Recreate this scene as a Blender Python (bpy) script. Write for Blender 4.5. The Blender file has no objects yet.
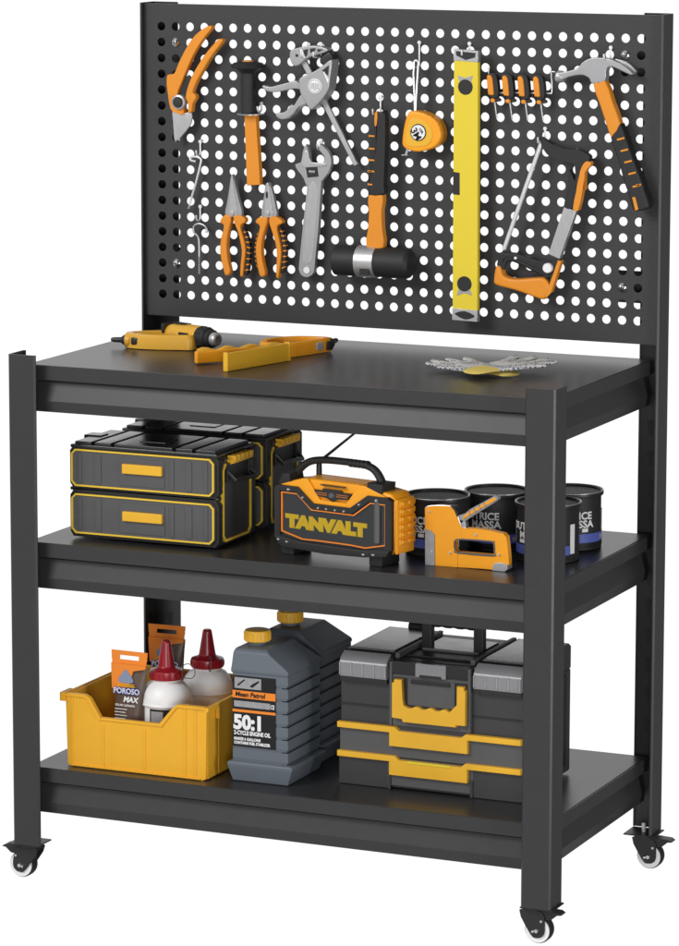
import bpy, bmesh, math, random
from mathutils import Vector, Matrix
R = math.radians
random.seed(4)
sc = bpy.context.scene
C = sc.collection

# ------------------------------------------------------------------ camera
CAM = Vector((3.08964, -5.57840, 1.75931)); YAW, PIT, ROL, F = 0.412122, -0.151712, 0.002471, 3747.674
PX, PY = 16.7063, -75.0247
fwd = Vector((-math.sin(YAW)*math.cos(PIT), math.cos(YAW)*math.cos(PIT), math.sin(PIT)))
rt = Vector((math.cos(YAW), math.sin(YAW), 0)); up = rt.cross(fwd)
r2 = rt*math.cos(ROL)+up*math.sin(ROL); u2 = -rt*math.sin(ROL)+up*math.cos(ROL)
cd = bpy.data.cameras.new('camera'); cam = bpy.data.objects.new('camera', cd); C.objects.link(cam)
cam.matrix_world = Matrix(((r2.x, u2.x, -fwd.x, CAM.x), (r2.y, u2.y, -fwd.y, CAM.y), (r2.z, u2.z, -fwd.z, CAM.z), (0, 0, 0, 1)))
cd.sensor_fit = 'HORIZONTAL'; cd.sensor_width = 36; cd.lens = F/679*36
cd.shift_x = -PX/679; cd.shift_y = PY/679; cd.clip_start = .1; cd.clip_end = 100
sc.camera = cam

# ------------------------------------------------------------------ studio light: white backdrop ahead of the lens, dimmer room behind it
w = bpy.data.worlds.new('World'); sc.world = w; w.use_nodes = True
nt = w.node_tree; nt.nodes.clear()
out = nt.nodes.new('ShaderNodeOutputWorld'); bg = nt.nodes.new('ShaderNodeBackground')
tc = nt.nodes.new('ShaderNodeTexCoord'); dot = nt.nodes.new('ShaderNodeVectorMath'); dot.operation = 'DOT_PRODUCT'
dot.inputs[1].default_value = (-.40, .915, 0)
nt.links.new(tc.outputs['Generated'], dot.inputs[0])
rp = nt.nodes.new('ShaderNodeValToRGB'); rp.color_ramp.interpolation = 'EASE'
rp.color_ramp.elements[0].position = .80; rp.color_ramp.elements[0].color = (0, 0, 0, 1)
rp.color_ramp.elements[1].position = .92; rp.color_ramp.elements[1].color = (1.03, 1.03, 1.03, 1)
nt.links.new(dot.outputs['Value'], rp.inputs[0])
sx = nt.nodes.new('ShaderNodeSeparateXYZ'); nt.links.new(tc.outputs['Generated'], sx.inputs[0])
rs = nt.nodes.new('ShaderNodeMapRange'); rs.inputs['From Min'].default_value = -.1; rs.inputs['From Max'].default_value = .45
rs.inputs['To Min'].default_value = .52; rs.inputs['To Max'].default_value = .08; nt.links.new(sx.outputs['X'], rs.inputs['Value'])
mxx = nt.nodes.new('ShaderNodeMath'); mxx.operation = 'MAXIMUM'; nt.links.new(rp.outputs[0], mxx.inputs[0]); nt.links.new(rs.outputs[0], mxx.inputs[1])
nt.links.new(mxx.outputs[0], bg.inputs[0]); bg.inputs[1].default_value = 1.0
nt.links.new(bg.outputs[0], out.inputs[0])
def area(name, loc, target, sx, sy, power, col=(1, 1, 1)):
    l = bpy.data.lights.new(name, 'AREA'); l.shape = 'RECTANGLE'; l.size = sx; l.size_y = sy; l.energy = power; l.color = col
    o = bpy.data.objects.new(name, l); C.objects.link(o); o.location = loc
    o.rotation_euler = (Vector(target)-Vector(loc)).to_track_quat('-Z', 'Y').to_euler(); return o
area('softbox', (-1.3, -3.4, 3.4), (.5, .3, .7), 1.8, 1.8, 120)
area('strip_light', (4.6, -1.35, .5), (.8, .2, .6), .95, 2.6, 66)
area('front_fill', (2.6, -4.6, .7), (.55, .3, .5), 1.5, 1.2, 75)  # added fill lamp, brightens the spaces between the shelves
sc.view_settings.view_transform = 'Standard'; sc.view_settings.look = 'None'
sc.view_settings.exposure = 0; sc.view_settings.gamma = 1
sc.render.engine = 'CYCLES'

# ------------------------------------------------------------------ helpers
def mat(name, col, rough=.5, metal=0., spec=.5, bump=0., bs=400., var=.06, vs=30., coat=0., aniso=None, rv=.05):
    m = bpy.data.materials.new(name); m.use_nodes = True; n = m.node_tree; b = n.nodes['Principled BSDF']
    b.inputs['Base Color'].default_value = (*col, 1); b.inputs['Roughness'].default_value = rough
    b.inputs['Metallic'].default_value = metal; b.inputs['Specular IOR Level'].default_value = spec
    if coat: b.inputs['Coat Weight'].default_value = coat; b.inputs['Coat Roughness'].default_value = .15
    t = n.nodes.new('ShaderNodeTexCoord')
    nz = n.nodes.new('ShaderNodeTexNoise'); nz.inputs['Scale'].default_value = vs; nz.inputs['Detail'].default_value = 5
    n.links.new(t.outputs['Object'], nz.inputs['Vector'])
    if aniso:
        mp = n.nodes.new('ShaderNodeMapping'); mp.inputs['Scale'].default_value = aniso
        n.links.new(t.outputs['Object'], mp.inputs['Vector']); n.links.new(mp.outputs[0], nz.inputs['Vector'])
    mx = n.nodes.new('ShaderNodeMix'); mx.data_type = 'RGBA'
    mx.inputs[6].default_value = tuple(c*(1-var) for c in col)+(1,); mx.inputs[7].default_value = tuple(min(1, c*(1+var)) for c in col)+(1,)
    n.links.new(nz.outputs['Fac'], mx.inputs[0]); n.links.new(mx.outputs[2], b.inputs['Base Color'])
    mr = n.nodes.new('ShaderNodeMapRange'); mr.inputs['To Min'].default_value = max(0, rough-rv); mr.inputs['To Max'].default_value = min(1, rough+rv)
    n.links.new(nz.outputs['Fac'], mr.inputs['Value']); n.links.new(mr.outputs[0], b.inputs['Roughness'])
    if bump:
        n2 = n.nodes.new('ShaderNodeTexNoise'); n2.inputs['Scale'].default_value = bs; n2.inputs['Detail'].default_value = 2
        n.links.new(t.outputs['Object'], n2.inputs['Vector'])
        bp = n.nodes.new('ShaderNodeBump'); bp.inputs['Strength'].default_value = bump; bp.inputs['Distance'].default_value = .001
        n.links.new(n2.outputs['Fac'], bp.inputs['Height']); n.links.new(bp.outputs[0], b.inputs['Normal'])
    return m
STEEL = mat('powder_coated_steel', (.038, .038, .0395), .34, spec=.42, bump=.04, bs=900)
PEG = mat('pegboard_coating', (.044, .044, .0455), .55, spec=.35, bump=.5, bs=700, var=.12, vs=600)
TOP = mat('black_laminate', (.026, .026, .0275), .32, spec=.45, bump=.03, bs=1200, var=.06, vs=60, rv=.012)
DENT = mat('recess_shade_and_rivet', (.014, .014, .015), .6)  # dark colour carries the shade of slots and hollows, also colours a rivet
ORANGE = mat('orange_paint', (.80, .285, .022), .42, spec=.4, var=.05)
TANG = mat('orange_plastic', (.95, .38, .015), .36, spec=.45, bump=.1)
YEL = mat('yellow_plastic', (.84, .46, .03), .38, spec=.45)
LEVEL = mat('yellow_enamel', (.80, .62, .045), .5, spec=.3, var=.03)
DRILL = mat('amber_plastic', (.80, .43, .04), .3, spec=.5)
BINY = mat('bin_plastic', (.84, .43, .03), .45, spec=.3, var=.04, bump=.1)
GOLD = mat('golden_trim', (.84, .56, .05), .4, spec=.4)
BLK = mat('black_plastic', (.018, .018, .019), .42, spec=.5, bump=.2, bs=600)
RUB = mat('black_rubber', (.020, .020, .021), .55, spec=.4, bump=.3, bs=500)
LIDP = mat('glossy_lid_panel', (.13, .13, .135), .22, spec=.7, bump=.05)
DRK = mat('glossy_black_lid', (.028, .028, .030), .20, spec=.6, bump=.05)
GREY = mat('grey_plastic', (.095, .095, .098), .5, spec=.4, bump=.2, bs=500)
DGREY = mat('charcoal_plastic', (.045, .045, .047), .42, spec=.45, bump=.15)
JUG = mat('slate_plastic', (.125, .145, .170), .5, spec=.35, bump=.1, var=.04)
SILV = mat('brushed_steel', (.55, .55, .56), .36, metal=.7, var=.08, vs=60, aniso=(3, 3, 1))
CAST = mat('grey_cast_metal', (.44, .44, .45), .36, metal=.5, spec=.5, var=.06)
ZINC = mat('zinc_wire', (.80, .80, .80), .3, metal=.45)
CHROME = mat('chrome', (.85, .85, .85), .12, metal=1)
WHITE = mat('white_plastic', (.88, .88, .88), .4, spec=.4, var=.02)
INK = mat('white_ink', (.82, .82, .82), .6, spec=.2, var=.01)
BINK = mat('black_ink', (.012, .012, .013), .5, spec=.3)
RED = mat('dark_red_plastic', (.30, .010, .018), .28, spec=.5, var=.05)
OLBL = mat('orange_label', (.85, .25, .03), .5, spec=.3, var=.03)
BROWN = mat('brown_label', (.11, .07, .055), .4, spec=.4, var=.15)
BLUE = mat('blue_label', (.085, .12, .42), .45, spec=.35)
LGREY = mat('grey_label', (.32, .32, .33), .5, var=.3, vs=120)
LBLUE = mat('pale_blue_label', (.22, .27, .40), .5)
LATCH = mat('translucent_grey_latch', (.26, .26, .27), .25, spec=.6, var=.12, vs=90, aniso=(4, 4, .5))
GLOVE = mat('knit_fabric', (.50, .49, .47), .9, spec=.1, bump=.6, bs=500)
CUFF = mat('yellow_knit', (.75, .58, .16), .85, spec=.1, bump=.6, bs=500)
OLIVE = mat('blurred_yellow_ink', (.62, .45, .04), .6)
FACE = mat('radio_grille', (.030, .032, .034), .30, spec=.5, var=.1)
SOFT = mat('soft_yellow_print', (.95, .66, .05), .6, spec=.2)
SOFT.node_tree.nodes['Principled BSDF'].inputs['Alpha'].default_value = .22
def mk_dotted():
    m = mat('dotted_knit', (.50, .49, .47), .9, spec=.1); n = m.node_tree; b = n.nodes['Principled BSDF']
    t = n.nodes.new('ShaderNodeTexCoord'); v = n.nodes.new('ShaderNodeTexVoronoi'); v.inputs['Scale'].default_value = 150; v.inputs['Randomness'].default_value = .25
    n.links.new(t.outputs['Object'], v.inputs['Vector'])
    r = n.nodes.new('ShaderNodeValToRGB'); r.color_ramp.interpolation = 'CONSTANT'
    r.color_ramp.elements[0].color = (.12, .155, .23, 1); r.color_ramp.elements[1].color = (.66, .64, .61, 1); r.color_ramp.elements[1].position = .42
    n.links.new(v.outputs['Distance'], r.inputs[0]); n.links.new(r.outputs[0], b.inputs['Base Color']); return m
DOTS = mk_dotted()

class MB:
    def __init__(s): s.bm = bmesh.new()
    def merge(s, b, M=None):
        if M is not None: bmesh.ops.transform(b, matrix=M, verts=b.verts)
        mp = {v: s.bm.verts.new(v.co) for v in b.verts}
        for f in b.faces:
            try: s.bm.faces.new([mp[v] for v in f.verts])
            except ValueError: pass
        b.free(); return s
    def box(s, x0, x1, y0, y1, z0, z1, bev=0., seg=2, M=None):
        b = bmesh.new(); bmesh.ops.create_cube(b, size=1)
        for v in b.verts: v.co = Vector(((x0+x1)/2+v.co.x*(x1-x0), (y0+y1)/2+v.co.y*(y1-y0), (z0+z1)/2+v.co.z*(z1-z0)))
        if bev: bmesh.ops.bevel(b, geom=b.edges[:], offset=bev, segments=seg, profile=.5, affect='EDGES', clamp_overlap=True)
        return s.merge(b, M)
    def prism(s, pts, y0, y1, bev=0., seg=2, M=None, both=False, axis='y'):
        # pts: (x,z) outline swept y0..y1 ; axis x: pts (y,z) swept along x ; axis z: pts (x,y) swept along z
        b = bmesh.new()
        f = {'y': lambda a, c, t: (a, t, c), 'x': lambda a, c, t: (t, a, c), 'z': lambda a, c, t: (a, c, t)}[axis]
        A = [b.verts.new(f(p[0], p[1], y0)) for p in pts]; B = [b.verts.new(f(p[0], p[1], y1)) for p in pts]
        n = len(pts)
        fa = b.faces.new(A); fb = b.faces.new(B[::-1])
        for i in range(n): b.faces.new((A[i], B[i], B[(i+1) % n], A[(i+1) % n]))
        bmesh.ops.recalc_face_normals(b, faces=b.faces[:])
        if bev:
            ed = list(fa.edges)+(list(fb.edges) if both else [])
            bmesh.ops.bevel(b, geom=ed, offset=bev, segments=seg, profile=.5, affect='EDGES', clamp_overlap=True)
        big = [f for f in b.faces if len(f.verts) > 4]
        if big: bmesh.ops.triangulate(b, faces=big)
        return s.merge(b, M)
    def lathe(s, prof, o=(0, 0, 0), axis='z', n=40, M=None, closed=False):
        b = bmesh.new(); rings = []
        def P(r, h, a):
            c, d = r*math.cos(a), r*math.sin(a)
            return {'z': (o[0]+c, o[1]+d, o[2]+h), 'x': (o[0]+h, o[1]+c, o[2]+d), 'y': (o[0]+c, o[1]+h, o[2]+d)}[axis]
        for r, h in prof:
            rings.append([b.verts.new(P(max(r, 1e-5), h, 2*math.pi*i/n)) for i in range(n)])
        for k in range(len(rings)-1):
            for i in range(n): b.faces.new((rings[k][i], rings[k][(i+1) % n], rings[k+1][(i+1) % n], rings[k+1][i]))
        if closed:
            for i in range(n): b.faces.new((rings[-1][i], rings[-1][(i+1) % n], rings[0][(i+1) % n], rings[0][i]))
        else:
            b.faces.new(rings[0]); b.faces.new(rings[-1])
        bmesh.ops.recalc_face_normals(b, faces=b.faces[:])
        return s.merge(b, M)
    def tube(s, path, r, n=12, closed=False, flat=1., cap=True, M=None):
        b = bmesh.new(); path = [Vector(p) for p in path]; N = len(path); rings = []
        rr = r if isinstance(r, (list, tuple)) else [r]*N
        prev = None
        for i, p in enumerate(path):
            if closed: t = path[(i+1) % N]-path[i-1]
            else: t = path[min(i+1, N-1)]-path[max(i-1, 0)]
            t.normalize()
            if prev is None:
                a = Vector((0, 0, 1)) if abs(t.z) < .9 else Vector((0, 1, 0))
                u = t.cross(a).normalized()
            else: u = (prev-t*prev.dot(t)).normalized()
            prev = u; v = t.cross(u)
            rings.append([b.verts.new(p+u*math.cos(2*math.pi*k/n)*rr[i]+v*math.sin(2*math.pi*k/n)*rr[i]*flat) for k in range(n)])
        for i in range(N if closed else N-1):
            A, B = rings[i], rings[(i+1) % N]
            for k in range(n): b.faces.new((A[k], A[(k+1) % n], B[(k+1) % n], B[k]))
        if not closed and cap:
            b.faces.new(rings[0]); b.faces.new(rings[-1])
        bmesh.ops.recalc_face_normals(b, faces=b.faces[:])
        return s.merge(b, M)
    def move(s, v):
        bmesh.ops.translate(s.bm, vec=Vector(v), verts=s.bm.verts[:]); return s
    def build(s, name, m, parent=None, ang=38, origin=None):
        me = bpy.data.meshes.new(name)
        if origin is not None: bmesh.ops.translate(s.bm, vec=-Vector(origin), verts=s.bm.verts[:])
        s.bm.to_mesh(me); s.bm.free()
        me.materials.append(m)
        for p in me.polygons: p.use_smooth = True
        me.set_sharp_from_angle(angle=R(ang))
        o = bpy.data.objects.new(name, me); C.objects.link(o)
        wn = o.modifiers.new('weighted_normals', 'WEIGHTED_NORMAL'); wn.keep_sharp = True; wn.weight = 80
        if parent is not None: o.parent = parent
        if origin is not None: o.location = origin
        return o

def tag(o, label, cat, group=None, kind=None):
    o['label'] = label; o['category'] = cat
    if group: o['group'] = group
    if kind: o['kind'] = kind
    return o
def thing(name, label, cat, loc=(0, 0, 0), rz=0., group=None):
    o = bpy.data.objects.new(name, None); C.objects.link(o); o.empty_display_size = .05
    o.location = loc; o.rotation_euler = (0, 0, rz); return tag(o, label, cat, group)
def copy_tree(o, parent=None):
    c = o.copy(); C.objects.link(c)
    if parent is not None: c.parent = parent
    for ch in [k for k in bpy.data.objects if k.parent == o and k != c]: copy_tree(ch, c)
    return c
def text_mesh(s, size, bold=0., ext=.0002, align='CENTER', shear=0., sx=1.):
    cu = bpy.data.curves.new('t', 'FONT'); cu.body = s; cu.size = size; cu.align_x = align; cu.offset = bold; cu.extrude = ext; cu.shear = shear; cu.resolution_u = 3
    o = bpy.data.objects.new('t', cu); C.objects.link(o)
    dg = bpy.context.evaluated_depsgraph_get(); me = bpy.data.meshes.new_from_object(o.evaluated_get(dg))
    bpy.data.objects.remove(o); bpy.data.curves.remove(cu)
    b = bmesh.new(); b.from_mesh(me); bpy.data.meshes.remove(me)
    for v in b.verts: v.co.x *= sx
    return b
FRONT = Matrix.Rotation(R(90), 4, 'X')    # text lying in XZ, reading from -Y
def text_part(name, s, size, m, parent, loc, M=None, **k):
    b = text_mesh(s, size, **k); mb = MB(); mb.merge(b, Matrix.Translation(loc) @ (M or FRONT)); return mb.build(name, m, parent)
def smooth(pts, k=4, closed=True):
    n = len(pts); o = []
    for i in range(n if closed else n-1):
        p0, p1, p2, p3 = [Vector(pts[j % n] if closed else pts[max(0, min(n-1, j))]) for j in (i-1, i, i+1, i+2)]
        for q in range(k):
            t = q/k
            o.append(.5*((2*p1)+(-p0+p2)*t+(2*p0-5*p1+4*p2-p3)*t*t+(-p0+3*p1-3*p2+p3)*t**3))
    if not closed: o.append(Vector(pts[-1]))
    return o
def wplane(u, v, Y):
    """point of the vertical plane y=Y seen at photo position (u,v): measures a traced outline at its true size"""
    d = fwd+r2*((u-339.5-PX)/F)-u2*((v-473-PY)/F); t = (Y-CAM.y)/d.y; return CAM+d*t
class Trace:
    def __init__(s, root, Y, o=(0, 0, 1)): s.L = root.location; s.Y = Y; s.o = o
    def __call__(s, *pts, o=None):
        o = o or s.o; r = []
        for p in pts:
            q = wplane(o[0]+p[0]/o[2], o[1]+p[1]/o[2], s.Y)-s.L; r.append(Vector((q.x, q.z)))
        return r
    def y(s, d=0): return s.Y+d-s.L.y
ZA = (130, 0, 3.086); ZB = (130, 150, 3.086); ZC = (320, 0, 3.772); ZD = (320, 160, 3.772); ZE = (470, 0, 3.2488); ZF = (470, 170, 3.2488)

# ------------------------------------------------------------------ workbench
W, D, A, B, T = 1.0, .5602, .0522, .0562, .003
ZFT, ZBT = .8632, 1.4408
S1, S2, S3 = .8435, .5341, .1352
LIP, BEAM, INY, INX = .0246, .0813, .0257, .0179
bench = thing('rolling_workbench', 'black steel three tier workbench on casters with perforated tool board', 'workbench')
def post(fx, fy, z1):
    """L angle with folded lips; fx,fy = outer corner side (0/1)"""
    sx = 1 if fx == 0 else -1; sy = 1 if fy == 0 else -1
    X0 = 0 if fx == 0 else W; Y0 = 0 if fy == 0 else D; lp = .005
    o = [(0, 0), (A, 0), (A, lp), (A-T, lp), (A-T, T), (T, T), (T, B-T), (lp, B-T), (lp, B), (0, B)]
    pts = [(X0+sx*a, Y0+sy*b) for a, b in o]
    b = bmesh.new()
    lo = [b.verts.new((p[0], p[1], 0)) for p in pts]; hi = [b.verts.new((p[0], p[1], z1)) for p in pts]
    n = len(pts); b.faces.new(lo); b.faces.new(hi); vert = []
    for i in range(n): b.faces.new((lo[i], hi[i], hi[(i+1) % n], lo[(i+1) % n]))
    b.edges.ensure_lookup_table()
    for e in b.edges:
        if abs(e.verts[0].co.z-e.verts[1].co.z) > .1:
            c = e.verts[0].co
            i = min(range(n), key=lambda k: (pts[k][0]-c.x)**2+(pts[k][1]-c.y)**2)
            if i in (0, 1, 9): vert.append(e)
    bmesh.ops.recalc_face_normals(b, faces=b.faces[:])
    bmesh.ops.bevel(b, geom=vert, offset=.0030, segments=1, profile=.5, affect='EDGES')
    # triangulate the concave caps
    bmesh.ops.triangulate(b, faces=[f for f in b.faces if len(f.verts) > 4])
    m = MB().merge(b).build('post', STEEL, bench)
    # keyhole slots on the inner faces, dent shade painted as dark raised shapes
    z = .09
    while z < min(z1, S1)-.03:
        def key(cx, cz): return [(cx+.0065*math.cos(a), cz+.0065*math.sin(a)) for a in [R(q) for q in range(-50, 231, 20)]]+[(cx-.0032, cz-.02), (cx-.0018, cz-.023), (cx+.0018, cz-.023), (cx+.0032, cz-.02)]
        yy = Y0+sy*T; xx = X0+sx*T
        MB().prism(key(X0+sx*.030, z), yy, yy+sy*.0006).build('slot', DENT, m)
        MB().prism(key(Y0+sy*.030, z), xx, xx+sx*.0006, axis='x').build('slot', DENT, m)
        z += .053
    return m
for fx in (0, 1):
    post(fx, 0, ZFT); post(fx, 1, ZBT)
def shelf(s):
    x0, x1, y0, y1 = INX, W-INX, INY, D-INY
    m = MB().box(x0+.002, x1-.002, y0+.002, y1-.002, s-.012, s, .0012).build('shelf', TOP, bench)
    prof = [(0, -.0012), (0, -LIP), (.003, -LIP-.0005), (.0160, -LIP-.0010), (.0160, -LIP-.0045), (.0125, -LIP-.0050), (.0110, -.038), (.0040, -.0620), (.0075, -BEAM), (.017, -BEAM), (.017, -.0135), (.0019, -.0135), (.0019, -.0012)]
    def beam(axis, sign, base, a, c):
        b = MB(); pts = [(base+sign*p[0], s+p[1]) for p in prof]
        b.prism(pts, a, c, axis=axis)
        return b.build('beam', STEEL, m, ang=20)
    beam('x', 1, y0, x0+.0125, x1-.0125); beam('x', -1, y1, x0+.0125, x1-.0125)
    beam('y', 1, x0, y0, y1); beam('y', -1, x1, y0, y1)
    # end brackets behind the posts
    return m
for s in (S1, S2, S3): shelf(s)

# pegboard: real holes
PB = .515; NX, NZ = 33, 18; PIT_ = .02869; HX0 = .0392; HZ0 = .9110; HR = .0079
def pegboard():
    x0, x1, z0, z1 = .0052, .9925, .8724, 1.4372
    b = bmesh.new(); th = .0016
    n = 20
    xs = [HX0+PIT_*(i-.5) for i in range(NX+1)]; zs = [HZ0+PIT_*(j-.5) for j in range(NZ+1)]
    for Y, flip in ((PB, False), (PB+th, True)):
        cache = {}
        def V(x, z):
            k = (round(x, 6), round(z, 6))
            if k not in cache: cache[k] = b.verts.new((x, Y, z))
            return cache[k]
        def Fc(vs): b.faces.new(vs[::-1] if flip else vs)
        for i in range(NX):
            for j in range(NZ):
                cx, cz = HX0+PIT_*i, HZ0+PIT_*j; h = PIT_/2
                inn = []; oo = []
                for k in range(n):
                    a = 2*math.pi*(k+.5)/n-math.pi/4; c, d = math.cos(a), math.sin(a)
                    inn.append(b.verts.new((cx+HR*c, Y, cz+HR*d)))
                corners = [V(cx+h, cz-h), V(cx+h, cz+h), V(cx-h, cz+h), V(cx-h, cz-h)]
                q = n//4
                for e in range(4):
                    seg = inn[e*q:(e+1)*q]; nx = inn[((e+1)*q) % n]
                    Fc([corners[e]]+[corners[(e+1) % 4]]+seg[::-1])
                    Fc([corners[(e+1) % 4], nx, seg[-1]])
                if not flip:
                    for k in range(n):
                        p, r = inn[k], inn[(k+1) % n]
                        p2 = b.verts.new((p.co.x, Y+th, p.co.z)); r_ = b.verts.new((r.co.x, Y+th, r.co.z))
                        b.faces.new((p, r, r_, p2))
        # borders
        for (a, c, e, f) in ((x0, xs[0], z0, z1), (xs[-1], x1, z0, z1), (xs[0], xs[-1], z0, zs[0]), (xs[0], xs[-1], zs[-1], z1)):
            Fc([b.verts.new((a, Y, e)), b.verts.new((c, Y, e)), b.verts.new((c, Y, f)), b.verts.new((a, Y, f))])
    m = MB().merge(b)
    m.box(x0, x1, PB+.0002, PB+.018, z0-.0016, z0, 0); m.box(x0, x1, PB+.0002, PB+.018, z1, z1+.0016, 0)
    m.box(x0-.0016, x0, PB+.0002, PB+.018, z0, z1, 0); m.box(x1, x1+.0016, PB+.0002, PB+.018, z0, z1, 0)
    o = m.build('pegboard', PEG, bench, ang=30)
    for fx in (0, 1):
        for j in (2, 16):
            cx = HX0+PIT_*(1 if fx == 0 else 31); cz = HZ0+PIT_*j+(.0 if j > 5 else .0)
            k = MB(); e0, e1 = (T+.001, .066) if fx == 0 else (.908, W-T-.001)
            b0, b1 = (cz-.048, cz+.008) if j > 5 else (cz-.030, cz+.026)
            k.box(e0, e1, PB+.030, PB+.0318, b0, b1); (k.box(e1-.002, e1, PB+.0318, D-T-.001, b0, b1) if fx == 0 else k.box(e0, e0+.002, PB+.0318, D-T-.001, b0, b1))
            k.build('mounting_bracket', STEEL, o)
            s = MB().lathe([(.0, -.0060), (.0045, -.0056), (.0078, -.0030), (.0090, -.0006), (.0090, -.0002), (.004, -.0002), (.004, .004)], (cx, PB, cz), 'y', 20)
            sc_ = s.build('screw', CHROME, o)
            MB().box(cx-.005, cx+.005, PB-.0064, PB-.0054, cz-.0007, cz+.0007).box(cx-.0007, cx+.0007, PB-.0065, PB-.0055, cz-.005, cz+.005).build('screw_slot', DENT, sc_)
    return o
pegboard()
# casters
def caster(sx_, sy_, wdx, pcx):
    """(sx_,sy_) swivel axis; wheel trails by wdx along x"""
    s = 1 if wdx > 0 else -1; z = 0
    m = MB(); m.box(pcx-.029, pcx+.029, sy_-.027, sy_+.027, -.0032, -.0008, .0005)
    pl = m.build('caster', BLK, bench)
    wx, wy, wz = sx_+wdx, sy_, -.042; r = .0232
    k = MB(); k.lathe([(.017, -.004), (.017, -.009), (.012, -.012), (.0, -.012)], (sx_, sy_, 0), 'z', 24)
    # fork cheeks: profile in XZ
    pr = [(sx_-s*.017, -.0095), (sx_+s*.022, -.0095), (wx+s*.014, wz+.006), (wx+s*.011, wz-.008), (wx, wz-.0125), (wx-s*.011, wz-.007)]
    for a, c in ((wy-.0145, wy-.0122), (wy+.0122, wy+.0145)):
        k.prism(smooth(pr, 3), a, c, .0004)
    k.box(min(sx_-s*.015, sx_+s*.015), max(sx_-s*.015, sx_+s*.015), wy-.0125, wy+.0125, -.0125, -.0098, .0004)
    k.build('fork', BLK, pl)
    wh = MB().lathe([(.0125, -.0100), (.0205, -.0100), (.0226, -.0088), (r, -.006), (r, .006), (.0226, .0088), (.0205, .0100), (.0125, .0100)], (wx, wy, wz), 'y', 48).build('wheel', RUB, pl)
    for e in (-1, 1):
        MB().lathe([(.0120, -.0012), (.0210, -.0012), (.0210, .0012), (.0120, .0012)], (wx, wy+e*.0104, wz), 'y', 48, closed=True).build('wheel_ring', WHITE, wh)
    MB().lathe([(.0125, -.0118), (.0125, .0118)], (wx, wy, wz), 'y', 32).build('wheel_hub', BLK, wh)
    bo = MB().lathe([(.0, -.0185), (.0032, -.018), (.0040, -.0165), (.0040, .0165)], (wx, wy, wz), 'y', 16); bo.lathe([(.0018, -.0188), (.0022, -.0186), (.0022, -.0145)], (wx+.006*s*-1, wy, wz-.001), 'y', 10)
    bo.lathe([(.0022, -.016), (.0022, -.0140)], (wx+s*.008, wy, wz+.017), 'y', 10)
    bo.build('axle_bolt', CHROME, pl)
    ped = MB().prism([(sx_+s*.010, -.0065), (sx_+s*.050, -.0085), (sx_+s*.056, -.0125), (sx_+s*.048, -.0135), (sx_+s*.038, -.0220), (sx_+s*.028, -.0235), (sx_+s*.024, -.014), (sx_+s*.010, -.012)], wy-.0115, wy+.0115, .0008, both=True)
    ped.build('brake_pedal', BLK, pl)
    MB().lathe([(.0038, -.0008), (.0038, .014), (.003, .0152), (0, .0152)], (sx_, sy_, 0), 'z', 16).build('stud', ZINC, pl)
    return pl
caster(.022, .030, -.018, .016); caster(.957, .030, .014, .9745); caster(.977, .530, .014, .977); caster(.030, .530, -.016, .026)

# ------------------------------------------------------------------ hooks on the board
def peg_hook(u, v, label, drop=10, out_=.03, root=None, grp='wire hooks on the tool board', double=True):
    """zinc wire hook: a shank down the front of the board, then an arm to the front turned up at the tip"""
    q = wplane(u, v, PB-.002)
    t = thing('peg_hook', label, 'hook', (q.x, PB-.003, q.z), 0, grp)
    d = drop/565
    MB().tube(smooth([(0, .010, .0), (0, .002, .001), (0, 0, -.003), (0, 0, -d), (0, -.004, -d-.004), (0, -out_, -d-.004), (0, -out_-.004, -d), (0, -out_-.005, -d+.006)], 4, False), .0017, 10).build('wire', ZINC, t)
    MB().lathe([(0, -.0012), (.0035, -.001), (.0035, .002)], (0, 0, -.001), 'y', 14).build('peg', ZINC, t)
    return t

def pegthing(name, label, cat, u, v, Y, group=None):
    q = wplane(u, v, Y); return thing(name, label, cat, (q.x, Y, q.z), 0, group)
def plate(tr, pts, d0, d1, name, m, root, bev=.001, sm=0, o=None, extra=None, seg=2):
    q = tr(*pts, o=o)
    if sm: q = smooth(q, sm)
    mb = MB().prism([(p.x, p.y) for p in q], tr.y(d0), tr.y(d1), bev, seg)
    if extra: extra(mb)
    return mb.build(name, m, root)

# --- pruning shears
t = pegthing('pruning_shears', 'open orange handled pruning shears hanging in the top left corner of the tool board', 'shears', 178, 102, .490); tr = Trace(t, .490)
ZG = (120, 0, 5.66)
def P_(o, pts): return [((o[0]+x/o[2]), (o[1]+y/o[2])) for x, y in pts]
hA = P_(ZG, [(514, 146), (500, 148), (468, 165), (425, 200), (385, 255), (350, 320), (325, 375), (308, 415), (286, 421), (267, 428), (264, 470), (266, 520)])+P_(ZA, [(114, 262), (118, 300), (125, 335), (140, 348), (165, 352), (160, 318), (146, 306), (147, 280)])+P_(ZG, [(345, 470), (362, 425), (380, 382), (405, 325), (430, 278), (460, 232), (492, 190), (516, 160)])
plate(tr, hA, 0, .014, 'handle', ORANGE, t, .003, 2, seg=3)
hB = P_(ZG, [(576, 221), (556, 222), (528, 250), (490, 295), (455, 345), (422, 400), (398, 450), (380, 500), (370, 545)])+P_(ZA, [(172, 305), (180, 325), (178, 348), (190, 345), (193, 322), (204, 302), (200, 290)])+P_(ZG, [(412, 525), (418, 500), (434, 462), (455, 425), (482, 378), (512, 328), (546, 282), (580, 236)])
plate(tr, hB, -.001, .012, 'handle', ORANGE, t, .003, 2, seg=3)
plate(tr, P_(ZA, [(163, 250), (176, 232), (196, 262), (180, 300), (160, 308), (150, 290)]), .005, .010, 'spring_catch', BLK, t, .001, 2)
plate(tr, P_(ZA, [(129, 338), (155, 352), (187, 346), (186, 380), (170, 405), (137, 439), (132, 405), (129, 370)]), .003, .006, 'blade', SILV, t, .0014, 2)
c = tr((152, 315), o=ZA)[0]
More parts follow.
